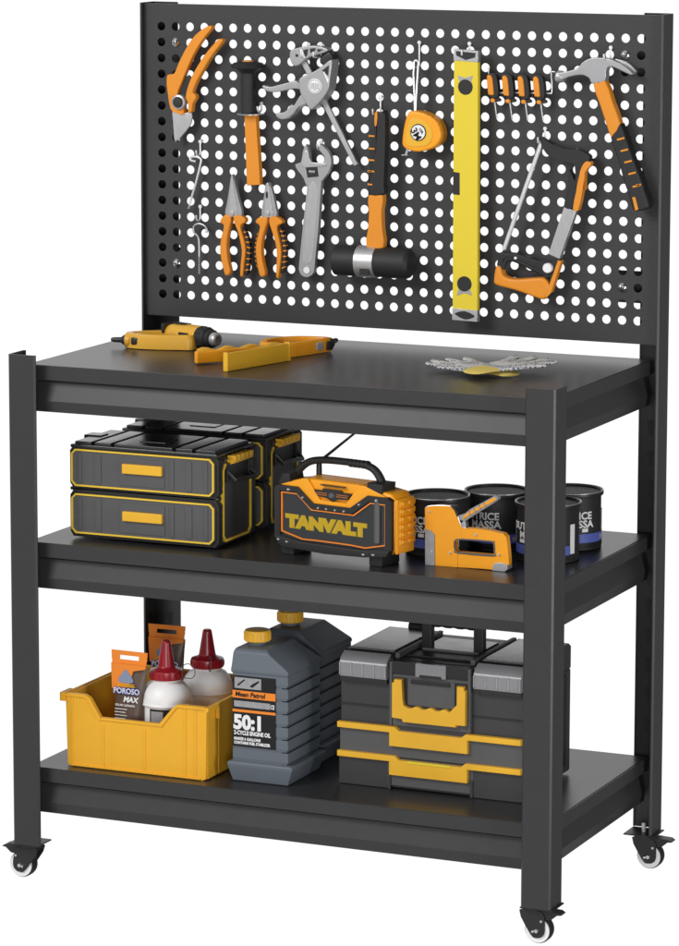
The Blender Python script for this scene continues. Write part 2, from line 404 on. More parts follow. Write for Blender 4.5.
MB().lathe([(0, -.0095), (.0085, -.009), (.0098, -.007), (.0098, .004)], (c.x, tr.y(), c.y), 'y', 20).build('pivot_bolt', BLK, t)
MB().lathe([(.0100, -.006), (.0132, -.0050), (.0138, .004), (.0100, .004)], (c.x, tr.y(), c.y), 'y', 20, closed=True).build('pivot_washer', CAST, t)

# --- chisel with hand guard
t = pegthing('masonry_chisel', 'orange cold chisel with black grip and round hand guard', 'chisel', 248, 100, .495); tr = Trace(t, .495)
def zp(u, v): q = tr((u, v))[0]; return q
top, g0, g1 = zp(248, 66), zp(249, 72), zp(250.5, 114)
mb = MB().lathe([(0, .0080), (.016, .0080), (.026, .0055), (.0310, .001), (.0295, -.0030), (.017, -.0085), (.0130, -.013), (.0128, g1.y-top.y+.004), (.0120, g1.y-top.y)], (top.x, 0, top.y), 'z', 36)
mb.build('hand_guard', RUB, t)
MB().lathe([(0, .0098), (.0095, .0098), (.0108, .0085), (.0108, .0060)], (top.x, 0, top.y), 'z', 24).build('striking_head', ORANGE, t)
MB().lathe([(.0110, .0010), (.0250, .0006), (.0250, -.0006), (.0110, -.0010)], (g1.x, 0, g1.y), 'z', 32).build('collar', SILV, t)
tr2 = Trace(t, .488)
plate(tr2, P_(ZA, [(352, 356), (388, 356), (392, 420), (399, 525)])+P_(ZB, [(401, 108), (360, 110)])+P_(ZA, [(358, 530), (355, 440)]), 0, .013, 'blade', ORANGE, t, .002, 0)
peg_hook(261.6, 103, 'short zinc hook holding the chisel guard', 6, .012)

# --- trigger clamp
o = (250, 35, 6.79)
t = pegthing('bar_clamp', 'grey one handed bar clamp with trigger hanging diagonally', 'clamp', 316, 80, .482); tr = Trace(t, .482, o)
bar = [(326, 190), (362, 180), (500, 455), (712, 880), (686, 893), (470, 470)]
plate(tr, bar, .012, .018, 'bar', SILV, t, .0008, 0)
plate(tr, [(262, 125), (275, 102), (335, 84), (400, 73), (470, 80), (522, 99), (505, 118), (450, 135), (380, 160), (330, 200), (303, 212), (282, 202), (264, 165)], .004, .026, 'fixed_jaw', CAST, t, .003, 3, seg=3)
for q in ([(355, 105), (388, 95), (380, 140), (372, 150)], [(402, 93), (440, 90), (432, 110), (404, 122)], [(452, 96), (490, 100), (455, 118)]):
    plate(tr, q, .0030, .0050, 'recess_shade', DENT, t, 0, 0)  # raised dark plates, shade of the hollows painted into their colour
plate(tr, [(332, 98), (346, 94), (372, 155), (358, 162)], .0028, .006, 'rib', WHITE, t, .0005)
c = tr((312, 140))[0]; MB().lathe([(0, -.001), (.0026, -.001), (.0026, .001)], (c.x, tr.y(.004), c.y), 'y', 12).build('rivet', DENT, t)
plate(tr, [(468, 165), (525, 118), (545, 130), (556, 162), (490, 206)], .002, .024, 'jaw_pad', BLK, t, .002, 2)
body = [(345, 292), (400, 268), (480, 222), (556, 166), (562, 210), (550, 300), (538, 375), (490, 448), (430, 505), (408, 495), (385, 456), (352, 400), (340, 340)]
plate(tr, body, -.006, .026, 'sliding_body', CAST, t, .004, 3, seg=3)
plate(tr, [(498, 240), (545, 205), (540, 275)], -.0066, -.004, 'recess_shade', DENT, t, 0)  # dark plate on the body, a hollow's shade put into the colour
plate(tr, [(508, 252), (514, 246), (545, 300), (540, 330)], -.0072, -.004, 'rib', WHITE, t, .0003)
plate(tr, [(88, 342), (140, 352), (200, 338), (270, 320), (315, 310), (352, 345), (360, 372), (300, 364), (200, 385), (140, 386), (100, 370)], -.003, .014, 'trigger', CAST, t, .003, 3, seg=3)
plate(tr, [(178, 532), (232, 524), (268, 492), (285, 470), (300, 478), (330, 430), (352, 404), (386, 400), (390, 462), (335, 490), (290, 545), (232, 573), (192, 562)], -.003, .016, 'grip', CAST, t, .003, 3, seg=3)
c = tr((450, 345))[0]
bd = MB().lathe([(0, -.0012), (.0128, -.0010), (.0134, 0), (.0134, .001)], (c.x, tr.y(-.006), c.y), 'y', 32).build('badge', WHITE, t)
MB().lathe([(.0104, -.0003), (.0114, -.0003), (.0114, .0003), (.0104, .0003)], (c.x, tr.y(-.0074), c.y), 'y', 32, closed=True).build('badge_ring', CAST, bd)
mb = MB()
for i, (a, h) in enumerate(((-.0070, .0052), (-.0043, .0068), (-.0015, .0074), (.0015, .0074), (.0043, .0068), (.0070, .0050))): mb.box(c.x+a-.0006, c.x+a+.0006, tr.y(-.0076), tr.y(-.0070), c.y-h+.0012*math.sin(i*2), c.y+h*.8)
mb.build('badge_lettering', CAST, bd)
c = tr((395, 465))[0]
peg_hook(309, 44, 'left zinc hook of the pair holding the bar clamp', 10, .03); peg_hook(321.5, 44, 'right zinc hook of the pair holding the bar clamp', 10, .03)

# --- adjustable wrench
t = pegthing('adjustable_wrench', 'steel adjustable wrench hanging with its jaws up', 'wrench', 312, 180, .492); tr = Trace(t, .492)
pts = P_(ZA, [(543, 446), (533, 470), (528, 500), (510, 507), (517, 525), (535, 548), (545, 575)])+P_(ZB, [(548, 100), (542, 160), (532, 250), (522, 350), (522, 372), (530, 387), (545, 392), (560, 386), (568, 370), (572, 330), (580, 250), (586, 160), (590, 100)])+P_(ZA, [(594, 556), (612, 530), (621, 505), (617, 478), (604, 460), (586, 444), (584, 462), (600, 482), (598, 500), (580, 508), (556, 502), (552, 475)])
q = smooth(tr(*pts), 2); mb = MB().prism([(p.x, p.y) for p in q], tr.y(0), tr.y(.011), .002, 3); mb.build('wrench_body', CAST, t)
plate(tr, P_(ZB, [(553, 110), (578, 112), (574, 200), (566, 300), (560, 345), (533, 343), (540, 240)]), -.0006, .001, 'handle_recess', SILV, t, .0003, 2)
c = tr((545, 370), o=ZB)[0]; MB().lathe([(.0062, -.0008), (.0080, -.0008), (.0080, .0005), (.0062, .0005)], (c.x, tr.y(), c.y), 'y', 20, closed=True).build('hanging_hole_rim', CAST, t)
MB().lathe([(0, -.0004), (.0063, -.0004), (.0063, .0005)], (c.x, tr.y(), c.y), 'y', 20).build('hole_backdrop_white', INK, t)  # white disc stands in for the bright backdrop behind the hole
c = tr((562, 530), o=ZA)[0]
plate(tr, P_(ZA, [(543, 517), (578, 514), (582, 545), (548, 548)]), -.0006, .001, 'slot', DENT, t, 0)
mb = MB()
for i in range(5): mb.lathe([(.0034, -.0006), (.0042, 0), (.0034, .0006)], (c.x-.004+i*.002, tr.y(.001), c.y), 'x', 14)
mb.lathe([(.003, -.0055), (.003, .0055)], (c.x, tr.y(.001), c.y), 'x', 14); mb.build('adjusting_screw', SILV, t)
plate(tr, P_(ZA, [(538, 468), (552, 470), (560, 500), (600, 503), (604, 512), (560, 516), (530, 512)]), -.002, .003, 'moving_jaw', SILV, t, .0008, 2)
peg_hook(321.3, 141.5, 'zinc hook caught behind the jaws of the adjustable wrench', 5, .012)

# --- pliers
ZP = (210, 170, 7.544)
def pliers(nm, lab, metal, hl, hr, rib, u, v, slot=None):
    t = pegthing(nm, lab, 'pliers', u, v, .490); tr = Trace(t, .490, ZP)
    plate(tr, metal, .001, .010, 'jaws', CAST, t, .002, 2)
    plate(tr, [(a*.5+m_*.5, b_) for (a, b_), m_ in zip(metal, [sum(p[0] for p in metal)/len(metal)]*len(metal))], -.0012, .002, 'jaw_ridge', SILV, t, .001, 2)
    plate(tr, hl, -.003, .010, 'handle', ORANGE, t, .003, 3, seg=3); plate(tr, hr, -.003, .010, 'handle', ORANGE, t, .0025, 3, seg=3)
    for r_ in rib:
        g = plate(tr, r_, .002, .012, 'grip_pad', BLK, t, .001, 2)
        n = len(r_)//2; mb = MB()
        L_, R_ = r_[:n], r_[n:][::-1]
        for k in range(8):
            f = (k+.8)/8.6*(n-1); i = min(int(f), n-2); f -= i
            a = (L_[i][0]*(1-f)+L_[i+1][0]*f, L_[i][1]*(1-f)+L_[i+1][1]*f); c = (R_[i][0]*(1-f)+R_[i+1][0]*f, R_[i][1]*(1-f)+R_[i+1][1]*f)
            q = tr((a[0]+(c[0]-a[0])*.25, a[1]-5), (c[0]+2, c[1]-5), (c[0]+2, c[1]+5), (a[0]+(c[0]-a[0])*.25, a[1]+5)); mb.prism([(p.x, p.y) for p in q], tr.y(.0010), tr.y(.011), .0003)
        mb.build('grip_rib', ORANGE, g)
    if slot: plate(tr, slot, -.0022, 0, 'slot', DENT, t, 0, 2)
    c = tr((sum(p[0] for p in metal)/len(metal), 325))[0]
    MB().lathe([(0, -.004), (.0042, -.0036), (.005, -.001), (.005, .004)], (c.x, tr.y(), c.y), 'y', 20).build('pivot', SILV, t)
    return t
pliers('long_nose_pliers', 'orange long nose pliers with a thin pointed jaw hanging left of the blunt pair',
    [(160, 36), (152, 60), (140, 150), (124, 250), (110, 345), (172, 352), (238, 345), (224, 260), (205, 190), (188, 120), (172, 45)],
    [(112, 340), (152, 338), (161, 378), (152, 425), (138, 490), (130, 560), (132, 630), (142, 700), (155, 775), (120, 797), (100, 735), (84, 660), (78, 600), (84, 520), (100, 460), (104, 415), (80, 398), (84, 370)],
    [(186, 345), (234, 344), (268, 368), (266, 395), (240, 412), (234, 440), (250, 500), (265, 560), (269, 620), (258, 720), (250, 796), (232, 796), (234, 720), (243, 620), (236, 560), (215, 470), (192, 410), (182, 375)],
    [[(238, 440), (258, 520), (270, 600), (264, 700), (252, 790), (278, 785), (290, 700), (298, 610), (285, 520), (252, 440)]], 232, 230)
pliers('combination_pliers', 'orange combination pliers with a blunt square jaw hanging right of the long nose pair',
    [(416, 104), (405, 180), (394, 250), (384, 350), (440, 358), (502, 350), (490, 270), (472, 180), (446, 103)],
    [(376, 356), (430, 352), (436, 390), (420, 440), (398, 520), (390, 600), (400, 690), (420, 788), (382, 803), (360, 720), (347, 620), (352, 540), (370, 470), (376, 420), (348, 398), (350, 376)],
    [(456, 356), (503, 352), (546, 382), (546, 402), (516, 416), (508, 445), (524, 520), (538, 600), (536, 680), (520, 808), (504, 802), (505, 720), (508, 640), (500, 560), (474, 470), (452, 400)],
    [[(515, 430), (530, 510), (542, 590), (538, 680), (524, 780), (556, 760), (566, 680), (570, 590), (556, 510), (530, 440)], [(376, 440), (352, 530), (344, 600), (350, 680), (366, 770), (350, 740), (334, 670), (330, 600), (338, 530), (356, 470)]], 268, 235,
    [(426, 165), (436, 165), (438, 200), (430, 215), (424, 195)])

# --- spare hooks
def rod(tr, pts, r, name, m, root, n=12, d=None, flat=1.):
    q = [Vector((p.x, tr.y((d[i] if d else 0)), p.y)) for i, p in enumerate(tr(*pts))]
    return MB().tube(smooth(q, 5, False), r, n).build(name, m, root)
def thread(tr, a, b, r, n, root):
    p, q = tr(a, b); mb = MB()
    for i in range(n):
        c = p.lerp(q, i/(n-1)); mb.lathe([(r*.7, -.0006), (r, 0), (r*.7, .0006)], (c.x, tr.y(), c.y), 'z', 12)
    mb.build('thread', ZINC, root)
ZH = (180, 120, 5.57)
t = pegthing('screw_hook', 'white screw hook with a square bend hanging above the open eye hook', 'hook', 196, 170, .500, 'loose screw hooks'); tr = Trace(t, .500, ZH)
rod(tr, [(92, 230), (68, 222), (66, 208), (88, 204), (112, 214), (116, 235), (90, 345), (62, 440)], .0021, 'wire', ZINC, t, d=[-.004, -.006, -.004, 0, 0, 0, 0, 0]); thread(tr, (76, 395), (48, 492), .0026, 14, t)
t = pegthing('screw_hook', 'zinc screw hook with an open round eye hanging below the bent one', 'hook', 198, 240, .500, 'loose screw hooks'); tr = Trace(t, .500, ZH)
rod(tr, [(148, 628), (146, 600), (125, 582), (98, 578), (76, 595), (78, 625), (100, 650), (106, 690), (107, 760)], .0019, 'wire', SILV, t); thread(tr, (107, 730), (107, 855), .0023, 16, t)
peg_hook(200.5, 141, 'zinc peg hook carrying the white screw hook', 12, .012); peg_hook(200.5, 206, 'zinc peg hook carrying the open eye hook', 12, .012)

# --- rubber mallet
t = pegthing('rubber_mallet', 'black rubber mallet with orange and black handle hanging head down', 'mallet', 374, 260, .478); tr = Trace(t, .478)
a, c = tr((60, 382), (346, 386), o=ZD); rr = .0272
MB().lathe([(0, 0), (rr-.004, 0), (rr-.001, .0012), (rr, .004), (rr, .050), (rr-.0008, .052), (rr-.0008, c.x-a.x-.054), (rr, c.x-a.x-.052), (rr, c.x-a.x-.009), (rr-.002, c.x-a.x-.004), (rr-.006, c.x-a.x-.0005), (0, c.x-a.x)], (a.x, 0, (a.y+c.y)/2), 'x', 48).build('mallet_head', RUB, t)
b0, b1 = tr((147, 380), (218, 380), o=ZD)
bn = MB().lathe([(rr+.0002, 0), (rr+.0012, .0004), (rr+.0012, b1.x-b0.x-.0004), (rr+.0002, b1.x-b0.x)], (b0.x, 0, (a.y+c.y)/2), 'x', 48).build('band', SILV, t)
tr = Trace(t, .470)
plate(tr, P_(ZD, [(181, 133), (236, 133), (231, 190), (233, 260), (238, 332), (174, 332), (179, 260), (183, 195)]), 0, .016, 'handle_neck', ORANGE, t, .003, 2, seg=3)
plate(tr, P_(ZC, [(216, 432), (230, 421), (245, 432), (245, 560), (240, 700)])+P_(ZD, [(239, 132), (180, 132), (188, 60), (196, 0)])+P_(ZC, [(208, 560), (212, 480)]), -.001, .017, 'grip', RUB, t, .004, 2, seg=3)
plate(tr, P_(ZC, [(206, 428), (216, 424), (214, 470), (205, 474)]), .000, .010, 'grip_inlay', ORANGE, t, .001, 2)
for v in (513, 561, 604, 646): plate(tr, P_(ZC, [(184, v-4), (206, v-2), (206, v+4), (184, v+3)]), -.0012, .012, 'grip_mark', ORANGE, t, .0005)
for v in (43, 92): plate(tr, P_(ZD, [(180, v-4), (198, v-2), (198, v+4), (180, v+3)]), -.0012, .012, 'grip_mark', ORANGE, t, .0005)
plate(tr, P_(ZC, [(188, 490), (210, 470), (210, 640), (204, 700)])+P_(ZD, [(196, 60), (182, 132), (180, 60)])+P_(ZC, [(184, 700), (184, 560)]), .002, .012, 'grip_side', RUB, t, .001, 0)
q = tr((166, 405), (200, 430), o=ZD); MB().box(q[0].x, q[1].x, tr.y(-.0205), tr.y(-.015), q[1].y, q[0].y, .0005).build('wedge_slot', DENT, t)
peg_hook(380.8, 97, 'zinc hook holding the rubber mallet by its handle end', 14, .030)

# --- tape measure
ZT = (390, 30, 6.757)
t = pegthing('tape_measure', 'orange and yellow tape measure hanging on a wire strap', 'tape measure', 421, 130, .478); tr = Trace(t, .478, ZT)
sh = [(125, 556), (150, 548), (190, 552), (250, 572), (308, 610), (338, 668), (340, 735), (308, 785), (250, 812), (180, 824), (120, 810), (85, 785), (80, 740), (92, 650), (108, 590)]
plate(tr, sh, 0, .030, 'case', TANG, t, .004, 3, seg=4)
plate(tr, [(135, 605), (185, 600), (245, 622), (282, 670), (284, 735), (255, 775), (180, 790), (112, 772), (108, 700)], -.0015, .003, 'side_panel', YEL, t, .001, 3)
mb = MB(); cc = (195, 690)
for k in range(14):
    an = R(-70+k*16); x, y = cc[0]+132*math.cos(an), cc[1]+118*math.sin(an)
    q = tr((x, y))[0]; mb.lathe([(0, -.0008), (.0032, -.0004), (.0038, .004)], (q.x, tr.y(.001), q.y), 'y', 10)
mb.build('grip_ridge', ORANGE, t)
c = tr((194, 692))[0]
MB().lathe([(0, -.0006), (.0148, -.0004), (.0152, .001)], (c.x, tr.y(-.0018), c.y), 'y', 32).build('badge_border', BINK, t)
bd = MB().lathe([(0, -.0006), (.0130, -.0005), (.0133, .001)], (c.x, tr.y(-.0026), c.y), 'y', 32).build('badge', WHITE, t)
TX = Matrix.Rotation(R(58), 4, 'Y')
text_part('lettering', '3M', .0175, BINK, bd, (0, 0, 0), M=Matrix.Translation((c.x+.0002, tr.y(-.0036), c.y)) @ TX @ FRONT @ Matrix.Translation((.0005, -.0105, 0)), bold=.0004)
text_part('lettering', '10ft', .0075, BINK, bd, (0, 0, 0), M=Matrix.Translation((c.x+.0002, tr.y(-.0036), c.y)) @ TX @ FRONT @ Matrix.Translation((0, .0042, 0)), bold=.0001)
plate(tr, [(98, 800), (112, 806), (98, 846), (108, 852), (60, 852), (62, 846), (86, 842)], .010, .012, 'end_hook', SILV, t, .0003)
st = Trace(t, .486, ZT)
mb = MB()
for pth in ([(163, 212), (158, 300), (164, 420), (168, 548)], [(192, 215), (186, 300), (178, 430), (172, 548)]):
    mb.tube([Vector((p.x, st.y(), p.y)) for p in st(*pth)], .0018, 8)
q = st((163, 212), (176, 206), (192, 215)); mb.tube(smooth([Vector((p.x, st.y(), p.y)) for p in q], 4, False), .0018, 8)
mb.build('strap', ZINC, t)
peg_hook(419.6, 42, 'long zinc hook holding the tape measure strap', 22, .020)

# --- spirit level
t = pegthing('spirit_level', 'long yellow spirit level hanging upright in the middle of the tool board', 'level', 465, 180, .478); tr = Trace(t, .478)
plate(tr, [(453.9, 60), (478.0, 62.0), (477.3, 311), (452.4, 308.5)], 0, .0105, 'level_body', LEVEL, t, .0012)
for side in ((1, [(453.6, 49), (478.3, 51), (478.1, 62.5), (453.6, 60.5)]), (2, [(452.3, 308), (477.4, 310.5), (477.6, 322), (452.1, 320)])):
    e = plate(tr, side[1], -.0008, .0112, 'end_cap', SILV, t, .0008)
    (x0, y0), (x1, y1), (x2, y2), (x3, y3) = side[1]
    if side[0] == 1: plate(tr, [(x0+2.5, y0+2), (x1-2.5, y1+2), (x2-3, y2-5), ((x2+x3)/2, y2-2.5), (x3+3, y3-5)], -.0014, .001, 'recess_shade', DENT, e, 0)  # dark plate on the cap, its colour carries the hollow's shade
    else: plate(tr, [(x0+3, y0+5), ((x0+x1)/2, y0+3), (x1-3, y1+5), (x2-5, y2-4.0), ((x2+x3)/2, y2-2.6), (x3+5, y3-4.5)], -.0014, .001, 'recess_shade', DENT, e, 0, 2)  # lower cap likewise, shade of the hollow painted as a dark plate
for (u, v, s_) in ((465.4, 87, -1), (464.4, 284, 1)):
    c = tr((u, v))[0]
    plate(tr, [(u-7.5, v+s_*11.5), (u, v+s_*9), (u+7.5, v+s_*11.5), (u+5.5, v+s_*5), (u-5.5, v+s_*5)], -.0007, .001, 'vial_mount', CAST, t, 0)
    b_ = MB().lathe([(.0, -.0008), (.0130, -.0008), (.0137, 0), (.0137, .002)], (c.x, tr.y(-.0002), c.y), 'y', 36).build('vial_window', RUB, t)
plate(tr, P_(ZC, [(503, 648), (527, 652)])+P_(ZD, [(527, 132), (502, 130)]), -.0006, .0115, 'vial_window', RUB, t, .0003)
peg_hook(469.7, 43, 'zinc hook holding the yellow spirit level', 9, .032)

# --- screwdriver rack and screwdrivers
ZS = (475, 60, 7.988)
t = pegthing('screwdriver_rack', 'thin zinc wire rack holding four small screwdrivers', 'rack', 514, 92, .500); tr = Trace(t, .500, ZS)
rod(tr, [(108, 60), (110, 120), (118, 250), (150, 262), (300, 262), (450, 264), (590, 266), (612, 262), (614, 180), (610, 100), (640, 96)], .0013, 'wire', ZINC, t)
LB = ['first small orange and black screwdriver beside the spirit level', 'second small orange and black screwdriver counting from the spirit level', 'third small orange and black screwdriver counting from the spirit level', 'fourth small orange and black screwdriver nearest the claw hammer']
proto = None
for k, (hx, hy, cx, cy) in enumerate(((118, 125, 143, 322), (240, 130, 265, 328), (364, 135, 388, 331), (487, 138, 508, 335))):
    if proto is None:
        t = pegthing('screwdriver', LB[0], 'screwdriver', 475+hx/7.988, 60+hy/7.988, .490, 'screwdrivers in the wire rack'); tr = Trace(t, .490, ZS)
        plate(tr, [(98, 140), (108, 120), (125, 120), (142, 145), (152, 250), (150, 280), (120, 278), (108, 262)], -.004, .006, 'handle', ORANGE, t, .002, 2, seg=3)
        plate(tr, [(98, 130), (118, 104), (150, 106), (172, 130), (184, 200), (186, 262), (178, 300), (150, 310), (126, 300), (104, 220)], -.001, .010, 'grip', RUB, t, .002, 2, seg=3)
        plate(tr, [(130, 308), (152, 308), (160, 322), (152, 338), (132, 338), (124, 324)], -.002, .007, 'collar', ORANGE, t, .001, 2)
        plate(tr, [(150, 304), (178, 300), (198, 318), (192, 332), (158, 334)], .002, .008, 'ring', RUB, t, .001, 2)
        q = tr((150, 335), (168, 470)); MB().tube([(q[0].x, tr.y(.004), q[0].y), (q[1].x, tr.y(.004), q[1].y)], [.0017, .0013], 10).build('shaft', SILV, t)
        proto = t; base = (hx, hy)
    else:
        c = copy_tree(proto); q = wplane(475+hx/7.988, 60+hy/7.988, .490); c.location = (q.x, .490, q.z); c['label'] = LB[k]

# --- claw hammer
t = pegthing('claw_hammer', 'steel claw hammer with orange and black ribbed handle in the top right corner', 'hammer', 600, 85, .480); tr = Trace(t, .480)
plate(tr, P_(ZE, [(277, 238), (292, 236), (345, 224), (362, 205), (385, 191), (412, 187), (450, 191), (487, 206), (515, 225), (529, 240), (520, 243), (495, 232), (468, 219), (450, 217), (441, 232), (438, 264), (396, 272), (388, 256), (370, 245), (350, 244), (320, 250), (292, 262), (276, 262)]), 0, .018, 'hammer_head', CAST, t, .004, 2, seg=3)
c = tr((283, 250), o=ZE)[0]; MB().lathe([(0, -.001), (.0095, -.001), (.0105, .001), (.0105, .007), (.0085, .012)], (c.x-.002, tr.y(.009), c.y), 'x', 24).build('striking_face', CAST, t)
plate(tr, P_(ZE, [(462, 193), (500, 205), (520, 222), (531, 238), (515, 229), (490, 214), (466, 206)]), .016, .024, 'claw', SILV, t, .001, 2)
plate(tr, P_(ZE, [(398, 270), (438, 262), (462, 330), (488, 404), (475, 432), (457, 448), (440, 400), (420, 340)]), .000, .018, 'handle', ORANGE, t, .004, 2, seg=3)
g = plate(tr, P_(ZE, [(457, 448), (474, 425), (489, 402), (510, 460), (535, 530), (560, 595)])+P_(ZF, [(564, 60), (580, 108), (578, 124), (562, 131), (545, 134), (528, 128), (515, 80), (500, 40)])+P_(ZE, [(488, 545), (470, 490)]), -.001, .020, 'grip', RUB, t, .004, 2, seg=3)
for k, (x, y) in enumerate(((490, 450), (502, 487), (514, 524), (527, 562), (541, 603))): plate(tr, P_(ZE, [(x-12, y+1), (x+12, y-5), (x+13, y+1), (x-11, y+7)]), -.0022, .001, 'grip_mark', ORANGE, g, .0003)
plate(tr, P_(ZF, [(540, 47), (556, 44), (557, 50), (541, 53)]), -.0022, .001, 'grip_mark', ORANGE, g, .0003)
plate(tr, P_(ZF, [(528, 88), (538, 88), (548, 128), (538, 132)]), -.0022, .001, 'grip_mark', ORANGE, g, .0003)
plate(tr, P_(ZE, [(489, 402), (498, 420), (560, 590), (548, 596), (484, 415)])+[], -.0016, .004, 'grip_stripe', GREY, g, .0005) if False else None
peg_hook(611, 47, 'zinc hook holding the claw hammer head', 9, .030)

# --- hacksaw
t = pegthing('hacksaw', 'orange and black hacksaw with a silver tube hanging tilted at the lower right', 'saw', 540, 210, .482); tr = Trace(t, .482)
q = tr((541.6, 140), (503.2, 249.5)); MB().tube([(q[0].x, tr.y(.004), q[0].y), (q[1].x, tr.y(.004), q[1].y)], .0038, 16).build('saw_blade', ZINC, t)
plate(tr, P_(ZE, [(226, 446), (240, 452), (262, 466), (300, 484), (345, 486), (375, 497), (390, 512), (378, 530), (362, 552), (358, 617)])+P_(ZF, [(356, 20), (345, 70), (335, 122), (304, 120), (316, 70), (322, 0)])+P_(ZE, [(340, 590), (342, 555), (334, 532), (300, 526), (262, 512), (236, 482)]), 0, .014, 'frame', RUB, t, .0035, 2, seg=3)
plate(tr, P_(ZE, [(380, 524), (394, 528), (390, 540), (374, 560), (373, 617)])+P_(ZF, [(372, 30), (366, 70), (352, 131), (336, 124), (346, 70), (354, 20)])+P_(ZE, [(352, 600), (358, 560), (368, 535)]), -.002, .012, 'frame_trim', ORANGE, t, .002, 2)
plate(tr, P_(ZF, [(305, 118), (344, 134), (290, 290), (253, 273)]), .001, .013, 'frame_bar', SILV, t, .0015)
# handle loop
lp = smooth(tr(*P_(ZF, [(252, 350), (235, 338), (205, 322), (170, 305), (140, 292), (122, 290), (110, 300), (102, 322)])), 4, False)
MB().tube([Vector((p.x, tr.y(.006), p.y)) for p in lp], .0045, 12).build('knuckle_guard', RUB, t)
plate(tr, P_(ZF, [(90, 285), (102, 270), (150, 272), (200, 288), (255, 303), (275, 293), (292, 296), (262, 404), (246, 414), (258, 352), (240, 342), (205, 318), (150, 294), (118, 288), (104, 300), (100, 330), (86, 320)]), .001, .014, 'handle_frame', RUB, t, .003, 2, seg=3)
plate(tr, P_(ZF, [(84, 315), (99, 314), (108, 342), (140, 354), (190, 352), (232, 350), (252, 362), (259, 385), (250, 405), (238, 421), (205, 412), (150, 392), (85, 374), (77, 355)]), -.002, .018, 'handle', ORANGE, t, .005, 3, seg=4)
plate(tr, P_(ZF, [(286, 293), (297, 296), (264, 398), (248, 416), (244, 410)]), -.001, .012, 'handle_trim', ORANGE, t, .001)
c = tr((254, 318), o=ZF)[0]; MB().lathe([(0, -.006), (.0078, -.006), (.0088, -.004), (.0088, .002)], (c.x, tr.y(), c.y), 'y', 24).build('tension_knob', WHITE, t)
c = tr((148, 286), o=ZF)[0]; MB().lathe([(0, -.002), (.0024, -.0015), (.0026, .003)], (c.x, tr.y(), c.y), 'y', 12).build('rivet', WHITE, t)
peg_hook(545.3, 128, 'zinc hook holding the hacksaw frame', 11, .030)

